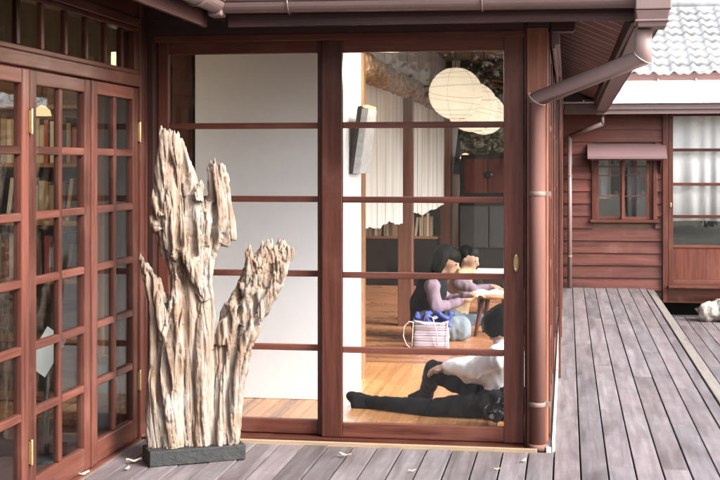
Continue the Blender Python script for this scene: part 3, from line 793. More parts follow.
# --- person by the glass: one leg stretched along the floor, one knee drawn up, head bowed
def A(u, v, D): return atD(u, v, D)
hip = atD(511, 402, 6.86); foot = atD(366, 401, 7.20); kneeA = atD(432, 409, 6.98); 
footB = atD(428, 394, 7.42); kneeB = atD(434, 371, 7.22); hipB = atD(503, 398, 7.05)
pel = (hip + hipB) / 2; chest = atD(506, 362, 6.92); neck = atD(506, 345, 6.93); hd = atD(503.5, 327, 6.93)
fdir = Vector((-.80, .12, -.52)); updir = Vector((-.5, .1, .85))
shL = atD(497, 357, 6.80); shR = atD(511, 356, 7.08)
elb = atD(470, 371, 6.90); hnd = atD(448, 367, 7.12); elbR = atD(480, 362, 7.24); hndR = atD(452, 365, 7.28)
S = []
S += [(hip, kneeA, .078, .056, 2), (kneeA, atD(380, 403, 7.14), .055, .038, 2), (atD(380, 403, 7.14), atD(368, 401.5, 7.19), .038, .034, 3), (atD(371, 402.5, 7.19), atD(357, 400, 7.23), .042, .042, 3), (atD(357, 399, 7.23), atD(351, 396, 7.24), .042, .030, 3), (atD(366, 405, 7.19), atD(356, 405, 7.2), .036, .034, 3)]
S += [(hipB, kneeB, .085, .062, 2), (kneeB, footB + Vector((0, 0, .03)), .060, .045, 2), (footB, footB + Vector((-.10, .03, -.03)), .036, .028, 3)]
S += [(hip, hipB, .10, .10, 2), (pel, chest, .118, .115, 1, 1.0), (chest, neck, .11, .058, 1), (shL, shR, .065, .065, 1), (neck, hd, .045, .045, 0)]
S += [(shL, elb, .056, .048, 1), (elb, hnd, .046, .036, 1), (shR, elbR, .056, .048, 1), (elbR, hndR, .046, .036, 1)]
S += [(chest + Vector((-.02, 0, -.04)), atD(468, 378, 6.98), .09, .035, 1)]
S += hand(hnd + Vector((-.02, .01, -.005)), (-.9, .3, -.25), (0, 0, -1), mi=0); S += hand(hndR + Vector((-.02, 0, 0)), (-.95, .1, -.25), (0, 0, -1), mi=0, thumb=-1)
S += head_segs(hd, fdir, updir, .088)
whites = cloth('white_shirt', (.80, .79, .82), .04); blk = cloth('black_trousers', (.0065, .0065, .0075), .4); sock = cloth('black_sock', (.009, .009, .010), .3)
P1 = person('person', S, [M['skin'], whites, blk, sock], 'person in white shirt and black trousers sitting behind the glass, one leg stretched', None, loc=(hip.x, hip.y, .04), folds=.006)
eyes(P1, hd, fdir, updir, .088)
fd = fdir.normalized(); ud = (updir - fd * updir.dot(fd)).normalized(); sd = fd.cross(ud)
hair(P1, [(hd + ud * .032 - fd * .025, hd + ud * .036 + fd * .022, .090, .082), (hd - fd * .055 - ud * .0, hd - fd * .06 - ud * .05, .066, .045), (hd + sd * .062 + ud * .01, hd + sd * .066 - ud * .035 + fd * .01, .030, .016), (hd - sd * .062 + ud * .01, hd - sd * .066 - ud * .035 + fd * .01, .030, .016), (hd + fd * .055 + ud * .045, hd + fd * .075 + ud * .02, .040, .018)])
# patterned bundle on the lap
b = MB(); q0 = atD(503, 402, 6.66)
for k in range(7): p = q0 + Vector((R.uniform(-.07, .07), R.uniform(-.02, .03), R.uniform(-.06, .08))); b.cap(p, p + Vector((R.uniform(-.05, .05), R.uniform(-.03, .03), R.uniform(-.05, .05))), .045, .03)
me = fuse(b, .01, .5, 3)
for v in me.vertices: v.co += v.normal * .012 * noise.noise(v.co * 22)
m = NT('patterned_cloth'); v = m.coords((1, 1, 1), False); vo = m.add('TexVoronoi'); vo.inputs['Scale'].default_value = 28; m.link(v, vo.inputs['Vector'])
n = m.noise(v, 17, 3, .5, 1.5); k = m.ramp(n, [(.50, (.012, .012, .015)), (.54, (.42, .41, .40))]); m.bsdf(m.mix(m.math('GREATER_THAN', vo.outputs['Distance'], .5), k, (.02, .02, .025)), .85)
me.materials.append(m.m); tag(link('patterned_bag', me, None, 0, q0), 'crumpled black and white patterned cloth bag held in the lap', 'bag')

# --- kneeling woman in dark vest at the table
D1 = 10.05
def W(u, v, dd=0): return atD(u, v, D1 + dd)
f1 = Vector((.93, -.12, -.34)); u1 = Vector((.3, 0, .95)); h1 = W(447, 261.5)
S = []
pelL, pelR = W(427, 325, -.11), W(429, 324, .11)
S += [(pelL, pelR, .115, .115, 2), ((pelL + pelR) / 2, W(427, 303), .135, .135, 1), (W(427, 305), W(432, 287), .135, .12, 1), (W(432, 289), W(438, 277), .105, .05, 1), (W(437, 279), h1, .045, .045, 0)]
for dd, k in ((-.1, 0), (.1, 1)):
    S += [(W(431, 327, dd), W(462, 325, dd * 1.3), .088, .068, 2), (W(462, 327, dd * 1.3), W(463, 331, dd * 1.3), .066, .066, 2), (W(461, 334, dd * 1.3), W(430, 336, dd), .055, .04, 2), (W(430, 336, dd), W(420, 336, dd), .035, .03, 4)]
shn, shf = W(432, 287, -.16), W(435, 287, .16)
S += [(shn, shf, .06, .06, 3), (shn, W(436, 308, -.2), .056, .047, 3), (W(436, 308, -.2), W(459, 302, -.12), .045, .034, 3)]
S += hand(W(463, 301, -.1), (.95, .1, .15), (0, 0, 1), mi=0)
S += [(shf, W(447, 300, .2), .056, .045, 3), (W(447, 300, .2), W(468, 296, .05), .043, .033, 3)] + hand(W(472, 295, .04), (.95, -.1, .1), (0, 0, -1), mi=0, thumb=-1)
S += head_segs(h1, f1, u1, .098)
P2 = person('person', S, [M['skin'], cloth('dark_vest', (.008, .0085, .011), .3), cloth('grey_jeans', (.20, .235, .27)), cloth('lavender_sleeve', (.22, .155, .195)), cloth('grey_sock', (.3, .3, .32))], 'woman with black bob kneeling in dark vest and lavender sleeves at the table', None, loc=(W(430, 330).x, W(430, 330).y, .04), folds=.0065)
eyes(P2, h1, f1, u1, .098)
def bob(o, hc, f, u, r, longer=1.0):
    f = f.normalized(); u = (u - f * u.dot(f)).normalized(); s2 = f.cross(u); sh = []
    sh.append((hc + u * r * .38 - f * r * .25, hc + u * r * .46 + f * r * .14, r * 1.0, r * .84))
    sh.append((hc - f * r * .5 + u * r * .1, hc - f * r * .62 - u * r * .85 * longer, r * .80, r * .52))
    for k in (-1, 1): sh.append((hc + s2 * k * r * .62 - f * r * .22 + u * r * .2, hc + s2 * k * r * .72 - f * r * .28 - u * r * .75 * longer, r * .46, r * .34))
    sh.append((hc + f * r * .60 + u * r * .72, hc + f * r * .76 + u * r * .52, r * .26, r * .16))
    return hair(o, sh)
bob(P2, h1, f1, u1, .098)
# --- second seated person behind
D2 = 11.0
def W2(u, v, dd=0): return atD(u, v, D2 + dd)
f2 = Vector((.95, -.2, -.25)); u2 = Vector((.22, 0, .97)); h2 = W2(468, 259.5)
S = [(W2(452, 322, -.1), W2(452, 322, .1), .11, .11, 2), (W2(452, 320), W2(455, 298), .13, .13, 1), (W2(455, 299), W2(459, 282), .13, .115, 1), (W2(459, 284), W2(463, 274), .10, .055, 4), (W2(463, 275), h2, .045, .045, 0), (W2(461, 275, -.05), W2(470, 272, 0), .055, .05, 4)]
for dd in (-.1, .1): S += [(W2(453, 323, dd), W2(482, 321, dd), .08, .06, 2), (W2(482, 323, dd), W2(478, 331, dd), .055, .045, 2), (W2(479, 331, dd), W2(455, 332, dd), .05, .04, 2)]
S += [(W2(459, 283, -.15), W2(461, 283, .15), .055, .055, 3), (W2(459, 283, -.15), W2(474, 290, -.22), .052, .045, 3), (W2(474, 290, -.22), W2(489, 287, -.2), .042, .032, 3)] + hand(W2(492.5, 286.5, -.19), (.95, 0, -.15), (0, 0, -1), mi=0, thumb=-1)
S += [(W2(461, 283, .15), W2(474, 293, .2), .052, .045, 3), (W2(474, 293, .2), W2(488, 288, .1), .042, .032, 3)] + hand(W2(491, 287.5, .08), (.95, 0, -.15), (0, 0, -1), mi=0)
S += head_segs(h2, f2, u2, .092)
P3 = person('person', S, [M['skin'], cloth('beige_vest', (.34, .24, .145)), cloth('dark_jeans', (.10, .12, .15)), cloth('lilac_sleeve', (.24, .175, .215)), cloth('sand_scarf', (.42, .32, .20))], 'person with beige vest and sandy scarf reading on far side of the table', None, loc=(W2(452, 330).x, W2(452, 330).y, .04), folds=.0065)
eyes(P3, h2, f2, u2, .092)
f_ = f2.normalized(); u_ = (u2 - f_ * u2.dot(f_)).normalized(); s2_ = f_.cross(u_); r = .092
hair(P3, [(h2 + u_ * r * .36 - f_ * r * .25, h2 + u_ * r * .48 + f_ * r * .12, r * .98, r * .80), (h2 - f_ * r * .55, h2 - f_ * r * .7 - u_ * r * .5, r * .72, r * .4), (h2 - f_ * r * 1.1 + u_ * r * .1, h2 - f_ * r * 1.15 - u_ * r * .5, r * .3, r * .2)])

# striped tote and the blue cloth on it
m = NT('striped_cloth'); tc_ = m.add('TexCoord'); sp = m.add('SeparateXYZ'); m.link(tc_.outputs['Object'], sp.inputs[0])
fr = m.math('FRACT', m.math('MULTIPLY', sp.outputs[2], 26)); nz = m.noise(tc_.outputs['Object'], 30, 3)
k = m.ramp(fr, [(0, (.42, .38, .41)), (.3, (.46, .42, .43)), (.34, (.24, .12, .21)), (.5, (.36, .19, .25)), (.54, (.42, .40, .44)), (.8, (.17, .13, .22)), (.9, (.46, .44, .45))])
m.n[-1].color_ramp.interpolation = 'CONSTANT'; m.bsdf(k, .85, nz, .2)
bb = atD(431, 348, 9.55)
t = empty('striped_tote', (bb.x, bb.y, .04), 'pastel striped cloth tote bag standing beside the kneeling woman', 'bag')
def bagmesh(ce, w, d, h, mat, parent, sag=.045):
    b = MB(); n, mz = 24, 10; rings = []
    for j in range(mz + 1):
        z = j / mz; ring = []
        for i in range(n):
            a = 2 * math.pi * i / n; cx_, sx_ = math.cos(a), math.sin(a)
            e = .45; x = math.copysign(abs(cx_) ** e, cx_) * w * (1 - .06 * z); y = math.copysign(abs(sx_) ** e, sx_) * d * (1 - .45 * z)
            dd = .024 * z * noise.noise(Vector((x * 9, y * 9, z * 4)))
            ring.append(b.bm.verts.new((ce[0] + x + dd, ce[1] + y + dd, ce[2] + h * z - (sag * (1 - abs(cx_)) if j == mz else 0))))
        rings.append(ring)
    fs = [b.bm.faces.new([p[i], p[(i + 1) % n], q[(i + 1) % n], q[i]]) for p, q in zip(rings, rings[1:]) for i in range(n)]
    for f in fs: f.smooth = True
    fs.append(b.bm.faces.new(rings[0][::-1])); fs.append(b.bm.faces.new(rings[-1])); b._mark(fs); return b.build('bag_body', mat, parent)
bagmesh((bb.x, bb.y, .041), .135, .06, .20, m.m, t)
b = MB(); x0, y0 = bb.x, bb.y - .062
for sx in (-.135, .128): b.tube([(x0 + sx, y0 - .001, .05), (x0 + sx * .97, y0 + .012, .14), (x0 + sx * .95, y0 + .03, .238)], .0036, 8)
b.tube([(x0 - .135, y0 + .028, .238), (x0, y0 + .026, .200), (x0 + .128, y0 + .028, .238)], .0036, 8); b.build('white_piping', M['trim'], t)
b = MB(); b.tube([(x0 - .12, y0 + .03, .225), (x0 - .155, y0 + .01, .235), (x0 - .19, y0 - .01, .20), (x0 - .195, y0 - .02, .13), (x0 - .172, y0 - .02, .07), (x0 - .145, y0 - .01, .045)], .0042, 8); b.tube([(x0 - .05, y0 + .03, .235), (x0 - .03, y0 + .0, .29), (x0 + .02, y0 - .012, .27), (x0 + .05, y0 - .014, .16), (x0 + .052, y0 - .012, .06)], .0042, 8); b.build('strap', M['trim'], t)
b = MB(); q0 = atD(434, 318, 9.72)
for k in range(30): p = q0 + Vector((R.uniform(-.14, .13), R.uniform(-.03, .05), R.uniform(-.05, .045))); b.cap(p, p + Vector((R.uniform(-.07, .07), R.uniform(-.02, .02), R.uniform(-.06, .01))), .021, .012)
me = fuse(b, .009, .5, 3)
for v in me.vertices: v.co += v.normal * .008 * noise.noise(v.co * 26)
me.materials.append(cloth('blue_cloth', (.065, .085, .30), .3)); tag(link('blue_scarf', me, None, 0, q0), 'crumpled bright blue scarf tucked behind the striped tote', 'scarf')

# ================================================================== LEFT WING: FOLDING GLAZED DOORS
wing = empty('bookshop_wing', (-2.1, -2.5, 0), 'left wing with folding multi pane doors and transom windows over them', 'house')
XW = -2.0
def leaf(y0, y1, label):
    """glazed leaf in the plane x = XW facing +x"""
    th = .04; b = MB(); z0, z1 = .012, 1.772; st = .068; xa, xb = XW - th, XW
    b.box(xa, xb, y0, y0 + st, z0, z1, 0); b.box(xa, xb, y1 - st, y1, z0, z1, 0)
    b.box(xa + .002, xb - .002, y0 + st, y1 - st, z0, .115, 1); b.box(xa + .002, xb - .002, y0 + st, y1 - st, 1.71, z1, 1)
    ym = (y0 + y1) / 2; b.box(xa + .006, xb - .005, ym - .017, ym + .017, .115, 1.71, 0)
    for k in range(1, 6):
        z = .115 + k * (1.71 - .115) / 6
        for (p, q) in ((y0 + st, ym - .017), (ym + .017, y1 - st)): b.box(xa + .006, xb - .003, p, q, z - .017, z + .017, 1)
    o = b.build('folding_door', [M['doorZ'], M['doorY']], wing, bevel=.006); o['label'] = label
    g = MB(); g.box(XW - .024, XW - .020, y0 + st - .004, y1 - st + .004, .111, 1.714); g.build('glass_pane', M['dglass'], o)
    return o
def hinge(y, z, parent):
    b = MB(); b.box(XW + .0005, XW + .004, y - .016, y + .016, z - .045, z + .045); b.lathe((XW + .008, y, z - .052), [(.007, 0), (.0075, .004), (.0075, .1), (.007, .104)], 12)
    b.build('hinge', M['brass'], parent)
lv = [leaf(-2.19, -1.502, 'folding door at the near end of the row'), leaf(-1.498, -.822, 'middle folding door with lit bookshelf behind it'), leaf(-.80, -.165, 'folding door next to the driftwood corner')]
leaf(-2.88, -2.194, 'fourth folding door from the driftwood corner'); leaf(-3.57, -2.884, 'fifth folding door from the driftwood corner'); leaf(-4.26, -3.574, 'sixth folding door from the driftwood corner'); leaf(-4.98, -4.264, 'folding door farthest from the driftwood corner')
for z in (1.56, .23): hinge(-1.50, z, lv[1])
for z in (1.55, .30): hinge(-.160, z, lv[2])
b = MB()
b.box(XW - .10, XW + .012, -.160, -.050, -.02, 2.36, 0); b.box(XW - .08, XW - .03, -.05, -.02, -.02, 2.36, 0)
b.box(XW - .07, XW + .006, -.82, -.803, .012, 1.772, 0)
b.box(XW - .08, XW + .014, -5, -.162, 1.776, 1.836, 1)
b.box(XW - .08, XW + .010, -5, -.162, 2.075, 2.12, 1)
b.box(XW - .07, XW + .02, -5, -.162, -.03, .008, 1)
b.build('door_frame', [M['doorZ'], M['doorY']], wing, bevel=.005)
b = MB(); b.box(XW + .021, XW + .032, -5, -.17, -.03, .004); b.build('sill_strip', M['bamboo'], wing)
b = MB(); y = -.17
tw = MB(); tw.box(XW - .055, XW + .004, -5, -.164, 1.838, 1.86, 1); tw.box(XW - .055, XW + .004, -5, -.164, 2.05, 2.073, 1)
tw.box(XW - .055, XW + .004, -.23, -.164, 1.86, 2.05, 0)
y = -.40
ys = [-.395, -.625, -.87, -1.115, -1.37, -1.61, -1.86, -2.1, -2.4, -2.7]
for y in ys: tw.box(XW - .022, XW + .002, y - .015, y + .015, 1.86, 2.05, 0)
to = tw.build('transom_window', [M['doorZ'], M['doorY']], wing, bevel=.004)
g = MB(); g.box(XW - .030, XW - .026, -5, -.226, 1.856, 2.054); g.build('glass_pane', M['dglass'], to)
b = MB(); b.box(XW - .08, XW - .004, -5, -.162, 2.123, 2.36); b.build('upper_wall', M['doorY'], wing, bevel=.004)
gutter('eave_gutter', (-1.50, -4.8, 2.150), (-1.50, -.50, 2.150), wing)
b = MB(); b.box(-1.58, -1.56, -5, -.45, 2.04, 2.19); b.build('fascia', M['darkY'], wing, bevel=.003)
b = MB(); b.box(-1.535, -1.462, -.545, -.455, 2.082, 2.16); b.build('gutter_joint', M['gut'], wing, bevel=.01)
b = MB(); y = -5
while y < -.05:
    b.hexa([(-1.995, y, 2.285), (-1.58, y, 2.105), (-1.58, y + .112, 2.105), (-1.995, y + .112, 2.285)], [(-1.995, y, 2.30), (-1.58, y, 2.12), (-1.58, y + .112, 2.12), (-1.995, y + .112, 2.30)]); y += .118
b.build('soffit', M['soffit'], wing)
b = MB(); b.poly([(-1.46, -.541, ZE), (-5, 3, zr(3.54)), (-5, -5.2, zr(3.54)), (-1.46, -5.2, ZE)], (0, 0, .07)); b.poly([(-5.002, -5.2, zr(3.54)), (-5.002, 3, zr(3.54)), (-9, 3, zr(1)), (-9, -5.2, zr(1))], (0, 0, .07)); b.build('roof', M['rooft'], wing)
b = MB(); b.box(-8, -2.1, -5.05, -5, 0, 2.6); b.box(-8.05, -8, -5, 5, 0, 2.6); b.box(-8, -2.082, -5, .84, 2.40, 2.62); b.box(-2.09, -2.0, -9, -5, 0, 2.5); b.build('wall', M['dusk'], wing)
b = MB(); b.box(-8, -2.1, -5, .85, -.05, .02); b.build('shop_floor', M['darkX'], wing)
# bookshelf
t = empty('bookshelf', (-3, .5, .02), 'tall warm lit bookshelf behind the folding doors', 'bookshelf')
b = MB(); b.box(-4.2, -2.56, .80, .83, .021, 1.93); b.build('back_panel', M['oakX'], t)
for k in range(6):
    z = .05 + k * .33; b = MB(); b.box(-4.2, -2.56, .52, .798, z, z + .025); b.build('shelf', M['oakX'], t, bevel=.003)
for x in (-4.22, -3.38, -2.56): b = MB(); b.box(x, x + .03, .515, .80, .021, 1.93); b.build('side_panel', M['oakZ'], t, bevel=.003)
nm = ['bottom', 'second', 'third', 'fourth', 'fifth', 'sixth']
for k in range(2, 5):
    books(-3.345, -2.575, .58, .076 + k * .33, .27, f'on the {nm[k]} shelf of the lit bookshelf', f'{nm[k]} shelf', ['cream', 'white', 'tan', 'cream', 'brown', 'red', 'cream', 'tan', 'white', 'brown', 'black'])
# pendant lamp and glowing box in the shop
t = empty('pendant_lamp', (-2.95, -.1, 1.6), 'small glowing pendant lamp inside the bookshop', 'lamp')
lp = onY(42, 112, .1)
b = MB(); b.lathe((lp.x, lp.y, lp.z - .02), [(.05, 0), (.042, .03), (.02, .05), (.006, .055)], 20); b.build('lamp_shade', M['lampglow'], t)
b = MB(); b.tube([(lp.x, lp.y, lp.z + .03), (lp.x, lp.y, 2.40)], .004, 6); b.build('cord', M['black'], t)
l = bpy.data.lights.new('shop_bulb', 'POINT'); l.energy = 3.2; l.color = (1, .72, .42); l.shadow_soft_size = .16
lo = bpy.data.objects.new('shop_bulb', l); lo.location = Vector((-3.05, -.15, 1.72)); col.objects.link(lo); lo.parent = t; lo.location -= t.location
pq = onY(117, 60, .3)
t = empty('cream_glow_box', (pq.x, pq.y, pq.z), 'square cream box glowing behind the transom', 'lamp')
b = MB(); b.box(pq.x - .035, pq.x + .035, pq.y, pq.y + .07, pq.z - .045, pq.z + .045); b.build('lamp_shade', emit('box_glow', (1, .82, .5), .42), t, bevel=.004)  # small emissive cream box hung behind the transom
b = MB(); b.tube([(pq.x, pq.y + .03, pq.z + .04), (pq.x, pq.y + .03, 2.40)], .003, 6); b.build('cord', M['black'], t)

# pale blue urn with a tan lid on the shop floor
pc = atD(101, 400, 6.75)
t = empty('blue_urn', (pc.x, pc.y, .02), 'pale blue urn with a tan lid on the shop floor behind the corner door', 'urn')
b = MB(); b.lathe((pc.x, pc.y, .021), [(.07, 0), (.085, .02), (.115, .10), (.122, .18), (.105, .26), (.07, .315), (.05, .335)], 32); b.build('urn_body', plain('pale_blue_glaze', (.36, .52, .62), .3, .1, 12), t)
b = MB(); b.lathe((pc.x, pc.y, .357), [(.054, 0), (.058, .012), (.045, .03), (.02, .042)], 24); b.build('lid', M['tan'], t)
# white leaflet stand by the middle door
w0 = atD(46, 352, 5.95)
t = empty('leaflet_stand', (w0.x, w0.y, .02), 'tilted white leaflet on a dark stand behind the middle door', 'leaflet stand')
b = MB(); a = .55
U = Vector((math.cos(a) * .9, 0, -math.sin(a))); V = Vector((math.sin(a), 0, math.cos(a)))
pts = [w0 + U * p + V * q for p, q in ((-.06, -.10), (.06, -.10), (.06, .10), (-.06, .10))]; b.poly(pts, (0, .004, 0)); b.build('leaflet', M['paper'], t)
b = MB(); b.tube([w0 + Vector((0, .02, -.02)), w0 + Vector((-.02, .05, -.3)), (w0.x - .02, w0.y + .06, .03)], .012, 10); b.lathe((w0.x - .02, w0.y + .06, .021), [(.1, 0), (.1, .01), (.02, .02)], 20); b.build('stand', M['char'], t)

# ================================================================== DRIFTWOOD SCULPTURE
sc_loc = Vector((-1.60, -.56, 0))
ang = math.radians(29.7); ex = Vector((math.cos(ang), math.sin(ang), 0)); ey = Vector((-math.sin(ang), math.cos(ang), 0))
FL = Vector((-1.752, -.733, 0))
b = MB(); q = [FL, FL + ex * .455, FL + ex * .455 + ey * .17, FL + ey * .17]
b.hexa([p + Vector((0, 0, .002)) for p in q], [p + Vector((0, 0, .072)) for p in q])
slab = tag(b.build('stone_slab', M['slab'], None, .004, FL), 'black stone slab on the deck carrying the driftwood sculpture', 'slab')
mid = FL + ex * .2 + ey * .085
Dm = -(mid.x - CX) * s_ + (mid.y - CY) * c_
def SP(u, v, d=0):
    """picture outline point placed in the sculpture's own standing plane, offset d in depth"""
    p = atD(u, v, Dm); dx = (p - mid); X = dx.x; q = Vector((p.x, mid.y + (X * math.tan(ang) * .55), p.z)) 
    t = (u - 360) / F; D = (q.y - CY) / (c_ + t * s_) + d
    return atD(u, v, D)
k_ = Dm / F
ST = [
 [(157, 452, 10, 0), (155, 400, 9, 0), (159, 350, 9, 0), (159, 310, 9, .01), (155, 285, 7, .02), (148, 272, 4.5, .02), (139, 257, 1.2, .02)],
 [(150, 300, 3, .02), (146, 280, 3, .02), (143, 268, 1, .03)],
 [(172, 452, 12, -.02), (170, 400, 11, -.02), (172, 350, 11, -.02), (179, 310, 8, -.01), (179, 280, 6, 0), (166, 240, 8, .01), (161, 210, 8, .01), (163, 170, 8, 0), (165, 145, 7, 0), (164, 133, 6, 0)],
 [(189, 452, 12, .02), (188, 400, 11, .02), (188, 350, 11, .02), (190, 310, 11, .02), (187, 275, 11, .02), (181, 240, 13, .0), (179, 205, 13, .0), (177, 170, 9, 0), (173, 145, 8, 0), (173, 134, 6, 0)],
 [(201, 452, 10, -.01), (203, 400, 10, -.01), (203, 350, 10, -.01), (204, 310, 8, 0), (203, 285, 6, 0), (201, 255, 8, .0), (199, 225, 9, .01), (194, 195, 8, .02), (187, 172, 7, .01), (181, 150, 5, .0), (178, 138, 4, 0)],
 [(206, 290, 4, .01), (208, 265, 5, .01), (213, 242, 8, .02), (218, 215, 11, .02), (217, 190, 9, .02), (214, 172, 6, .02), (212, 163, 5, .02)],
 [(224, 246, 5, .03), (227, 225, 7, .03), (226, 205, 6, .03), (223, 180, 5, .02), (220, 166, 4, .02)],
 [(232, 240, 4, .03), (231, 222, 5, .03), (227, 200, 4, .02)],
 [(216, 452, 11, .02), (219, 400, 11, .02), (223, 360, 10, .02), (229, 325, 10, .01), (238, 303, 10, 0), (250, 282, 11, 0), (260, 266, 10, 0), (267, 252, 8, 0), (266, 245, 6, 0)],
 [(230, 452, 8, .01), (233, 400, 9, .0), (240, 360, 9, 0), (249, 330, 10, .0), (262, 302, 11, .0), (275, 278, 11, 0), (281, 256, 9, .0), (284, 244, 6, 0)],
 [(222, 345, 7, -.01), (227, 320, 9, -.01), (236, 304, 8, -.01)],
 [(196, 260, 10, .02), (203, 240, 13, .02), (212, 222, 13, .02), (214, 200, 8, .02)], [(190, 300, 11, .03), (192, 270, 12, .03), (196, 240, 13, .03), (196, 210, 10, .03)],
 [(165, 300, 7, .03), (166, 330, 9, .03), (165, 380, 10, .03), (164, 452, 10, .03)], [(180, 452, 12, .04), (182, 380, 13, .04), (184, 320, 13, .04)], [(210, 452, 11, .04), (212, 390, 12, .04), (215, 345, 9, .03)],
 [(245, 325, 13, .02), (258, 295, 14, .02), (270, 272, 12, .02), (275, 252, 9, .02)], [(240, 345, 12, .02), (234, 390, 10, .02), (228, 452, 10, .03)],
 [(243, 300, 8, -.02), (248, 280, 6, -.02), (249, 262, 4.5, -.02), (249, 252, 3.5, -.01)],
 [(270, 290, 8, .02), (282, 268, 6, .02), (290, 256, 4, .02), (292, 247, 1.5, .02)],
 [(196, 200, 8, -.02), (199, 190, 4, -.02), (203, 184, 1.2, -.02)],
 [(172, 250, 9, -.03), (190, 260, 8, -.03), (197, 280, 7, -.03), (205, 300, 5, -.02)],
 [(255, 265, 8, -.02), (270, 258, 7, -.02), (280, 248, 5, -.02)],
 [(162, 215, 8, -.01), (155, 205, 5, -.01), (152, 195, 2.5, -.01)], [(159, 230, 7, -.01), (154, 222, 4, -.01), (152, 214, 2, 0)],
]
rs = random.Random(21)
b = MB()
def strand(pts, fl=1.25):
    P = [SP(u, v, d) for u, v, r, d in pts]; Rr = [r * k_ for u, v, r, d in pts]
    Q, RR = [], []
    for i in range(len(P) - 1):
        p0 = P[max(i - 1, 0)]; p1 = P[i]; p2 = P[i + 1]; p3 = P[min(i + 2, len(P) - 1)]
        for j in range(5):
            t = j / 5; a = 2 * p1 + (p2 - p0) * t + (2 * p0 - 5 * p1 + 4 * p2 - p3) * t * t + (3 * p1 - p0 - 3 * p2 + p3) * t ** 3
            Q.append(a * .5); RR.append(Rr[i] + (Rr[i + 1] - Rr[i]) * t)
    Q.append(P[-1]); RR.append(Rr[-1]); b.tube(Q, RR, 12)
for st in ST: strand(st)
# thinner ridges along the big limbs
for st in [ST[i] for i in (0, 2, 3, 4, 8, 9)]:
    for k in range(8):
        off = rs.uniform(-1, 1); dd = -abs(rs.gauss(.034, .012)) if k < 5 else .03; a = rs.randint(0, 2); e = rs.randint(a + 3, len(st)) if a + 3 < len(st) else len(st)
        tt = st[a:e]; strand([(u + off * r + rs.uniform(-1.5, 1.5), v, max(1.2, r * rs.uniform(.22, .42)) * (.3 if (q_ == 0 and a > 0) or q_ == len(tt) - 1 else 1), d + dd * (r / 11) * math.sqrt(max(.1, 1 - off * off * .8))) for q_, (u, v, r, d) in enumerate(tt)])
me = fuse(b, .0045, .3, 1)
nv = len(me.vertices)
zmin = .0725
nrm = [v.normal.copy() for v in me.vertices]
for v in me.vertices:
    q = v.co
    wv = noise.noise_vector(q * 2.4) * .035
    p = q + wv
    g = noise.noise(Vector((p.x * 21 + p.z * 2.4, p.y * 21, p.z * 1.3)))
    g2 = noise.noise(Vector((p.x * 60 + p.z * 5, p.y * 60, p.z * 2.6)))
    g3 = noise.noise(Vector((q.x * 8, q.y * 8, q.z * 4)))
    g4 = noise.noise(Vector((q.x * 60, q.y * 60, q.z * 30))) + .6 * noise.noise(Vector((q.x * 130, q.y * 130, q.z * 60)))
    rough_ = max(0, g3) * 1.8
    ridge = (.34 - abs(g)) * .016 - max(0, -g - .20) * .07 - max(0, .09 - abs(g2 + .1)) * .036
    g5 = noise.noise(Vector((p.x * 40 + p.z * 1.6, p.y * 40, p.z * .75 + 9)))
    g6 = noise.noise(Vector((p.x * 85 + p.z * 3, p.y * 85, p.z * 1.2 + 4)))
    ridge -= max(0, .13 - abs(g5)) * .07 + max(0, .09 - abs(g6)) * .028
    q2 = q + nrm[v.index] * (ridge + g4 * .008 * rough_)
    up_ = max(0, nrm[v.index].z - .25)
    if q.z > .55 and up_ > 0:      # torn, splintered ends
        j = noise.noise(Vector((q.x * 58, q.y * 40, 3.3))) + .7 * noise.noise(Vector((q.x * 120, q.y * 90, 1.7)))
        q2.z += up_ * (.055 * max(-.6, j))
    if q2.z < zmin + .003: q2.z = zmin
    v.co = q2
me.materials.append(M['drift'])
tag(link('driftwood_sculpture', me, None, 0, (mid.x, mid.y, .072)), 'tall pale gnarled driftwood sculpture standing on a black slab', 'sculpture')

# fallen leaves
leafm = {k: plain(k + '_leaf', v, .7, .2, 50) for k, v in {'pale': (.45, .38, .27), 'brown': (.30, .17, .08)}.items()}
def fallen(u, v, k, s, a, lab):
    p = onZ(u, v, .004); b = MB(); n = 7; L, Wd = .036 * s, .012 * s; ro = []
    for i in range(n + 1):
        x = -L + 2 * L * i / n; w_ = Wd * math.sin(math.pi * (i + .15) / (n + .3)); z = .006 * s * math.cos(i * .9) + .008 * s
        ro.append([Vector((x, -w_, z + .007 * s)), Vector((x, 0, z)), Vector((x, w_, z + .009 * s))])
    rot = Matrix.Rotation(a, 3, 'Z'); vs = [[b.bm.verts.new(rot @ q + p) for q in r] for r in ro]
    fs = [b.bm.faces.new([vs[i][j], vs[i + 1][j], vs[i + 1][j + 1], vs[i][j + 1]]) for i in range(n) for j in range(2)]; b._mark(fs)
    o = b.build('fallen_leaf', leafm[k], None, 0, p); so = o.modifiers.new('t', 'SOLIDIFY'); so.thickness = .0012
    tag(o, lab, 'leaf', 'dry leaves on the deck')
for a in [(134, 463, 'pale', 1.0, .4, 'pale curled leaf on the deck left of the black slab'), (127.5, 470, 'pale', .6, 1.5, 'small pale leaf fragment nearer the folding doors'), (345, 457, 'pale', .9, -.3, 'pale curled leaf in front of the sliding doors, middle of the deck'),
          (83, 476, 'pale', .9, .9, 'pale leaf lying against the folding door sill'), (142, 437, 'brown', 1.0, .2, 'brown dry leaf in the corner by the driftwood'), (147, 438, 'brown', .9, 1.0, 'brown leaf touching the back of the black slab'), (139, 436, 'brown', .8, -.6, 'brown curled leaf at the foot of the corner post'),
          (497, 470, 'pale', .4, .3, 'tiny pale leaf scrap on the deck before the downpipe'), (524, 462, 'pale', .6, 1.2, 'pale scrap at the foot of the downpipe'), (412, 472, 'pale', .5, .5, 'thin pale leaf scrap on the deck below the sleeping leg')]: fallen(*a)

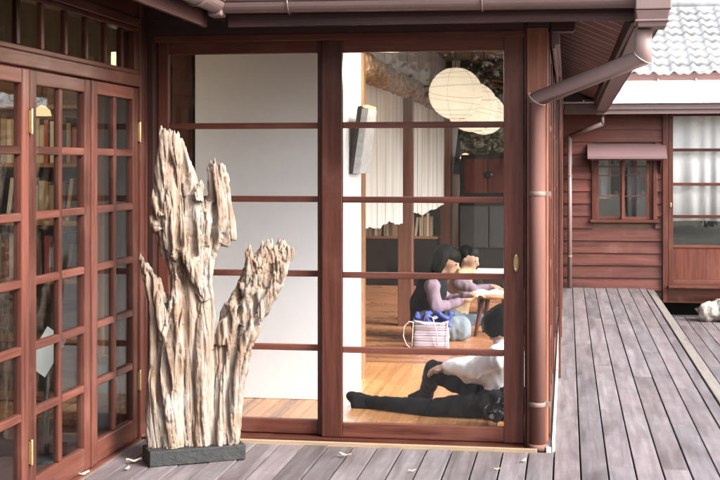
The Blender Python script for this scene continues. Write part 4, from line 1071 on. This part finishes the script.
# ================================================================== FAR WING ACROSS THE WALKWAY
YF = 8.37
far = empty('far_house', (1.2, YF, -.15), 'far wing with lapped board siding, awning window and curtained sliding doors', 'house')
b = MB(); z = -.02; 
while z < 2.1:
    z2 = z + .138
    for (xa, xb) in ((-.6, 1.186),):
        segs = [(xa, xb)] if (z2 < .70 or z > 1.60) else [(xa, .42), (1.10, xb)]
        for (p, q) in segs: b.hexa([(p, YF - .026, z), (q, YF - .026, z), (q, YF + .02, z), (p, YF + .02, z)], [(p, YF - .008, z2 + .006), (q, YF - .008, z2 + .006), (q, YF + .02, z2 + .006), (p, YF + .02, z2 + .006)])
    z = z2
b.build('siding', M['siding'], far)
b = MB(); b.box(-.6, 1.186, YF + .022, YF + .10, -.1, .72); b.box(-.6, 1.186, YF + .022, YF + .10, 1.46, 2.05); b.box(-.6, .43, YF + .022, YF + .10, .72, 1.46); b.box(1.09, 1.186, YF + .022, YF + .10, .72, 1.46); b.build('inner_wall', M['dusk'], far)
b = MB(); b.box(1.18, 1.238, YF - .05, YF + .09, -.15, 2.1); b.build('corner_post', M['redZ'], far, bevel=.004)
# awning window
b = MB(); yf = YF - .045
b.box(.405, .45, yf, YF + .05, .77, 1.46, 0); b.box(1.075, 1.12, yf, YF + .05, .77, 1.46, 0); b.box(.385, 1.14, yf - .015, YF + .05, .735, .768, 1); b.box(.405, 1.12, yf, YF + .05, 1.4605, 1.49, 1); b.box(1.035, 1.0745, YF - .02, YF + .04, .77, 1.46, 0)
wf = b.build('window', [M['redZ'], M['redX']], far, bevel=.003)
for (xa, xb, yy) in ((.452, .745, YF - .012), (.735, 1.033, YF - .036)):
    b = MB(); st = .03
    b.box(xa, xa + st, yy, yy + .022, .77, 1.458, 0); b.box(xb - st, xb, yy, yy + .022, .77, 1.458, 0); b.box(xa + st, xb - st, yy + .001, yy + .021, .77, .80, 1); b.box(xa + st, xb - st, yy + .001, yy + .021, 1.43, 1.457, 1)
    for z in (1.36, 1.26, 1.03): b.box(xa + st, xb - st, yy + .004, yy + .018, z - .007, z + .007, 1)
    b.box((xa + xb) / 2 - .006, (xa + xb) / 2 + .006, yy + .005, yy + .017, 1.267, 1.43, 0)
    b.build('window_sash', [M['redZ'], M['redX']], wf, bevel=.002)
    g = MB(); g.box(xa + st - .002, xb - st + .002, yy + .009, yy + .012, .80, 1.43); g.build('window_glass', M['fglass'], wf)
def curtain(name, x0, x1, y, z0, z1, mat, parent, amp=.012, fr=60):
    b = MB(); n = int((x1 - x0) * 90); g = []
    for i in range(n + 1):
        x = x0 + (x1 - x0) * i / n; yy = y + amp * math.sin(x * fr + 2 * math.sin(x * 7)) + amp * .5 * math.sin(x * fr * .37)
        zz = z0 + .004 * math.sin(x * 9)
        g.append((b.bm.verts.new((x, yy, zz)), b.bm.verts.new((x, yy, z1)), b.bm.verts.new((x, yy + .002, zz)), b.bm.verts.new((x, yy + .002, z1))))
    fs = []
    for p, q in zip(g, g[1:]): fs += [b.bm.faces.new([p[0], q[0], q[1], p[1]]), b.bm.faces.new([p[2], p[3], q[3], q[2]]), b.bm.faces.new([p[0], p[2], q[2], q[0]])]
    for f in fs: f.smooth = True
    b._mark(fs); return b.build(name, mat, parent)
grey = plain('grey_curtain', (.34, .34, .35), .9, .1, 30)
curtain('curtain', .46, .62, YF + .16, 1.0, 1.45, grey, far); curtain('curtain', .80, 1.05, YF + .16, .78, 1.45, grey, far)
b = MB(); b.box(-.6, 3.3, YF + 1.2, YF + 1.25, -.1, 2.4); b.box(-.6, 3.3, YF + .1, YF + 1.2, -.06, -.02); b.build('room_back', M['char'], far)
# awning
b = MB(); b.hexa([(.355, YF - .20, 1.468), (1.215, YF - .20, 1.468), (1.215, YF - .03, 1.60), (.355, YF - .03, 1.60)], [(.355, YF - .205, 1.476), (1.215, YF - .205, 1.476), (1.215, YF - .03, 1.612), (.355, YF - .03, 1.612)])
b.box(.355, 1.215, YF - .207, YF - .201, 1.445, 1.475)
aw = b.build('awning', M['awn'], far, bevel=.002)
b = MB()
for x in (.40, 1.15): b.poly([(x, YF - .19, 1.465), (x, YF - .03, 1.58), (x, YF - .03, 1.28)], (.018, 0, 0))
b.box(.38, 1.19, YF - .19, YF - .165, 1.43, 1.462); b.build('awning_bracket', M['redX'], aw, bevel=.002)
# curtained sliding doors
def far_door(x0, x1, y, label):
    b = MB(); st = .05; z0, z1 = .05, 1.96; yy = y
    b.box(x0, x0 + st, yy, yy + .034, z0, z1, 0); b.box(x1 - st, x1, yy, yy + .034, z0, z1, 0)
    for za, zb in ((.05, .105), (.46, .49), (1.92, 1.96)): b.box(x0 + st, x1 - st, yy + .002, yy + .032, za, zb, 1)
    b.box(x0 + st, x1 - st, yy + .012, yy + .022, .105, .46, 0)
    for z in (1.545, 1.165, .808): b.box(x0 + st, x1 - st, yy + .004, yy + .03, z - .017, z + .017, 1)
    o = b.build('sliding_door', [M['redZ'], M['redX']], far, bevel=.003); o['label'] = label
    g = MB(); g.box(x0 + st - .003, x1 - st + .003, yy + .013, yy + .017, .488, 1.922); g.build('glass_pane', M['fglass'], o)
    return o
d1 = far_door(1.243, 2.17, YF - .03, 'curtained sliding door next to the corner post')
b = MB(); b.lathe((1.268, YF - .031, .93), [(.010, 0), (.010, .003), (.006, .002)], 14, (0, -1, 0), flat=(1, 3)); b.build('door_pull', M['brass'], d1)
far_door(2.15, 3.10, YF + .006, 'curtained sliding door outside the frame')
curtain('sheer_curtain', 1.26, 3.08, YF + .058, .755, 1.95, M['curtain'], far, .008, 42)
b = MB(); b.box(1.239, 3.16, YF - .06, YF + .08, 1.962, 2.04, 0); b.box(3.10, 3.16, YF - .06, YF + .08, -.15, 1.96, 0); b.box(1.239, 3.16, YF - .11, YF + .06, .018, .048, 0); b.box(1.239, 3.16, YF - .045, YF + .06, -.15, .015, 0)
b.build('door_frame', M['redX'], far, bevel=.003)
b = MB(); b.box(1.0, 3.2, YF + 1.0, YF + 1.1, -.4, -.1); b.box(-.6, 1.19, YF + .0, YF + .1, -.4, -.1); b.build('crawl_space_shade', M['black'], far)  # black boxes stand in for the shade under the house
# its eaves: fascia + gutter, white metal lower roof, pink band, tiled roof
b = MB(); b.box(.10, 4.5, YF - .335, YF - .32, 1.935, 2.03); b.box(.10, 4.5, YF - .36, YF - .337, 1.985, 2.045); b.build('fascia', M['gut'], far, bevel=.003)
b = MB(); b.poly([(.1, YF - .315, 1.98), (4.5, YF - .315, 1.98), (4.5, YF + .02, 2.10), (.1, YF + .02, 2.10)], (0, 0, .012)); b.build('soffit', M['soffit'], far)
b = MB(); b.poly([(.08, YF - .40, 2.05), (4.5, YF - .40, 2.05), (4.5, YF + .30, 2.33), (.08, YF + .30, 2.33)], (0, 0, .02))
x = .3
while x < 4.5: b.poly([(x, YF - .40, 2.071), (x + .018, YF - .40, 2.071), (x + .018, YF + .30, 2.351), (x, YF + .30, 2.351)], (0, 0, .02)); x += .42
b.build('lower_roof', M['whitemetal'], far)
b = MB(); b.box(.08, 4.5, YF + .27, YF + .33, 2.30, 2.425); b.box(-.6, 4.5, YF + .34, YF + .45, 2.06, 2.40); b.build('upper_fascia', M['fascia'], far, bevel=.004)
def tile_roof(x0, x1, y0, z0, slope, rows, exp, per, parent):
    b = MB(); ny = 4; nx = int((x1 - x0) / per * 12); d = Vector((0, math.cos(slope), math.sin(slope))); nn = Vector((0, -math.sin(slope), math.cos(slope)))
    for r in range(rows):
        g = []
        for j in range(ny + 1):
            s = r * exp + j / ny * (exp + .02); row = []
            for i in range(nx + 1):
                x = x0 + (x1 - x0) * i / nx; ph = (x / per) % 1
                w = .022 * (math.cos(2 * math.pi * ph) * .5 + .5) ** 1.5 + .012 * math.cos(4 * math.pi * ph)
                lift = .035 * (1 - j / ny); sag = .022 * (1 - math.cos(2 * math.pi * ph)) * (1 if j == 0 else 0); lift += .010 * noise.noise(Vector((math.floor(x / per) * 3.7, r * 5.1, .5))) * (1 - j / ny)
                row.append(b.bm.verts.new(Vector((x, y0, z0)) + d * (s + sag * -.3) + nn * (w + lift)))
            g.append(row)
        lo = [b.bm.verts.new(v.co - nn * .03) for v in g[0]]
        fs = [b.bm.faces.new([g[j][i], g[j][i + 1], g[j + 1][i + 1], g[j + 1][i]]) for j in range(ny) for i in range(nx)]
        for f in fs: f.smooth = True
        fs += [b.bm.faces.new([lo[i], lo[i + 1], g[0][i + 1], g[0][i]]) for i in range(nx)]; b._mark(fs)
    return b.build('tile_roof', M['tileg'], parent)
tile_roof(-.2, 5.0, YF + .20, 2.40, math.radians(27), 9, .235, .22, far)
e = Vector((0, YF + .2 + 9 * .235 * math.cos(math.radians(27)), 2.40 + 9 * .235 * math.sin(math.radians(27))))
b = MB(); b.tube([(-.2, e.y, e.z + .05), (5.0, e.y, e.z + .05)], .07, 16); b.box(-.2, 5, e.y - .06, e.y + .06, e.z - .1, e.z + .02); b.build('ridge', M['tileg'], far)
b = MB(); b.poly([(-.2, e.y + .06, e.z), (5, e.y + .06, e.z), (5, e.y + 2.2, e.z - 1), (-.2, e.y + 2.2, e.z - 1)], (0, 0, .05)); b.build('back_roof', M['rooft'], far)
# far downpipe
b = MB(); b.box(.455, .555, 8.03, 8.15, 1.93, 2.04); b.build('rain_head', M['gut'], far, bevel=.005)
b = MB(); b.tube([(.515, 8.10, 1.93), (.515, 8.10, 1.83)], .022, 14); b.tube([(.515, 8.10, 1.835), (.160, 8.29, 1.70)], .025, 14); b.tube([(.160, 8.29, 1.71), (.160, 8.29, .0)], .026, 16)
dp2 = b.build('downpipe', M['gut'], far)
for z in (1.25, .35): b = MB(); b.lathe((.160, 8.29, z), [(.028, 0), (.029, .002), (.029, .014), (.028, .016)], 16); b.build('pipe_bracket', M['steel'], dp2)

# rock on the lower deck
b = MB()
rp = Vector((1.86, 7.95, -.2))
for (dx, dy, dz, r) in ((-.20, -.02, .02, .12), (0, 0, .03, .16), (.22, .05, .02, .17), (.36, .02, .0, .13), (-.26, -.05, -.02, .07), (.1, -.08, -.03, .12)): b.ball(rp + Vector((dx, dy, dz - .02)), (r * 1.3, r * 1.1, r * .85))
me = fuse(b, .016, .5, 4)
for v in me.vertices:
    q = v.co; v.co = q + v.normal * (.05 * noise.noise(q * 5) + .03 * noise.noise(q * 13) + .012 * noise.noise(q * 34))
    if v.co.z < -.299: v.co.z = -.299
me.materials.append(M['rock']); tag(link('garden_rock', me, None, 0, (rp.x, rp.y, -.3)), 'large pale rounded garden rock on the lower deck', 'rock')

# garden trees behind the viewer: mirrored in the glass, added to block low sky
leafg = [plain('foliage_%d' % i, c, .6, .25, 3) for i, c in enumerate([(.05, .085, .03), (.075, .11, .04), (.035, .06, .025)])]
barkm = plain('tree_bark', (.11, .085, .065), .9, .3, 8, bump=.5)
def tree(x, y, h, r, label, sd):
    rr = random.Random(sd); t = empty('added_garden_tree', (x, y, -.42), label, 'tree', 'trees added across the garden')
    b = MB(); b.tube([(x, y, -.42), (x + .1, y, h * .3), (x - .05, y + .1, h * .55), (x, y, h * .8)], [.17, .12, .08, .03], 10)
    for k in range(7):
        a = rr.uniform(0, 6.28); z = h * rr.uniform(.3, .65); b.tube([(x, y, z), (x + r * .35 * math.cos(a), y + r * .35 * math.sin(a), z + h * .12), (x + r * .7 * math.cos(a), y + r * .7 * math.sin(a), z + h * .2)], [.05, .035, .012], 7)
    b.build('trunk', barkm, t)
    b = MB()
    cl = [Vector((x + rr.gauss(0, r * .42), y + rr.gauss(0, r * .42), h * .62 + rr.gauss(0, h * .17))) for k in range(26)]
    fs = []
    for c in cl:
        mi = rr.randint(0, 2)
        for k in range(150):
            p = c + Vector((rr.gauss(0, .34), rr.gauss(0, .34), rr.gauss(0, .26))); a = Vector((rr.gauss(0, 1), rr.gauss(0, 1), rr.gauss(0, 1))).normalized() * .11; w = a.orthogonal().normalized() * .05
            vs = [b.bm.verts.new(q) for q in (p - a, p + w, p + a, p - w)]; f = b.bm.faces.new(vs); f.material_index = mi; fs.append(f)
    b.build('crown', leafg, t)
for i, (x, y, h, r, lab) in enumerate([(-1.6, -15.5, 6.2, 2.1, 'bushy added garden tree opposite the sliding doors'), (2.0, -17, 7.4, 2.4, 'tallest added garden tree opposite the walkway'), (6.5, -14, 6.0, 2.1, 'spreading added garden tree right of the tallest one'), (10.5, -9, 5.6, 2.2, 'added garden tree beyond the lower deck corner'), (-5.5, -17, 6.5, 2.2, 'added garden tree behind the left wing end'), (4.2, -15.5, 5.0, 1.8, 'short added garden tree between the two big ones')]): tree(x, y, h, r, lab, 40 + i)

# ================================================================== LIGHT, CAMERA, RENDER SETTINGS
w = bpy.data.worlds.new('World'); sc.world = w; w.use_nodes = True
nt = w.node_tree; nt.nodes.clear()
sk = nt.nodes.new('ShaderNodeTexSky'); sk.sky_type = 'NISHITA'; sk.sun_disc = False
EL, AZ = math.radians(37), math.radians(114)      # azimuth clockwise from +Y
sk.sun_elevation = EL; sk.sun_rotation = AZ; sk.dust_density = 4; sk.air_density = 1.0; sk.ozone_density = 1.0
hs = nt.nodes.new('ShaderNodeHueSaturation'); hs.inputs['Saturation'].default_value = .45
bg = nt.nodes.new('ShaderNodeBackground'); bg.inputs[1].default_value = .14
wo = nt.nodes.new('ShaderNodeOutputWorld')
nt.links.new(sk.outputs[0], hs.inputs['Color']); nt.links.new(hs.outputs[0], bg.inputs[0]); nt.links.new(bg.outputs[0], wo.inputs[0])
sl = bpy.data.lights.new('sun', 'SUN'); sl.energy = 1.5; sl.angle = math.radians(26); sl.color = (1, .985, .965)
so = bpy.data.objects.new('sun', sl); col.objects.link(so)
d = Vector((math.sin(AZ) * math.cos(EL), math.cos(AZ) * math.cos(EL), math.sin(EL)))
so.rotation_euler = d.to_track_quat('Z', 'Y').to_euler()
cam = bpy.data.cameras.new('camera'); co = bpy.data.objects.new('camera', cam); col.objects.link(co)
co.location = (CX, CY, CZ); co.rotation_euler = (math.pi / 2, 0, TH)
cam.sensor_width = 36; cam.lens = F / 720 * 36; cam.shift_y = -(240 - 164) / 720; cam.clip_end = 300; cam.clip_start = .05
sc.camera = co
sc.view_settings.view_transform = 'Standard'; sc.view_settings.look = 'None'; sc.view_settings.gamma = 1; sc.view_settings.use_curve_mapping = False
sc.view_settings.exposure = 2.42
sc.render.engine = 'CYCLES'
cy = sc.cycles; cy.max_bounces = 10; cy.transparent_max_bounces = 32; cy.diffuse_bounces = 5; cy.glossy_bounces = 5; cy.use_denoising = True; cy.sample_clamp_indirect = 6
cy.caustics_reflective = False; cy.caustics_refractive = False
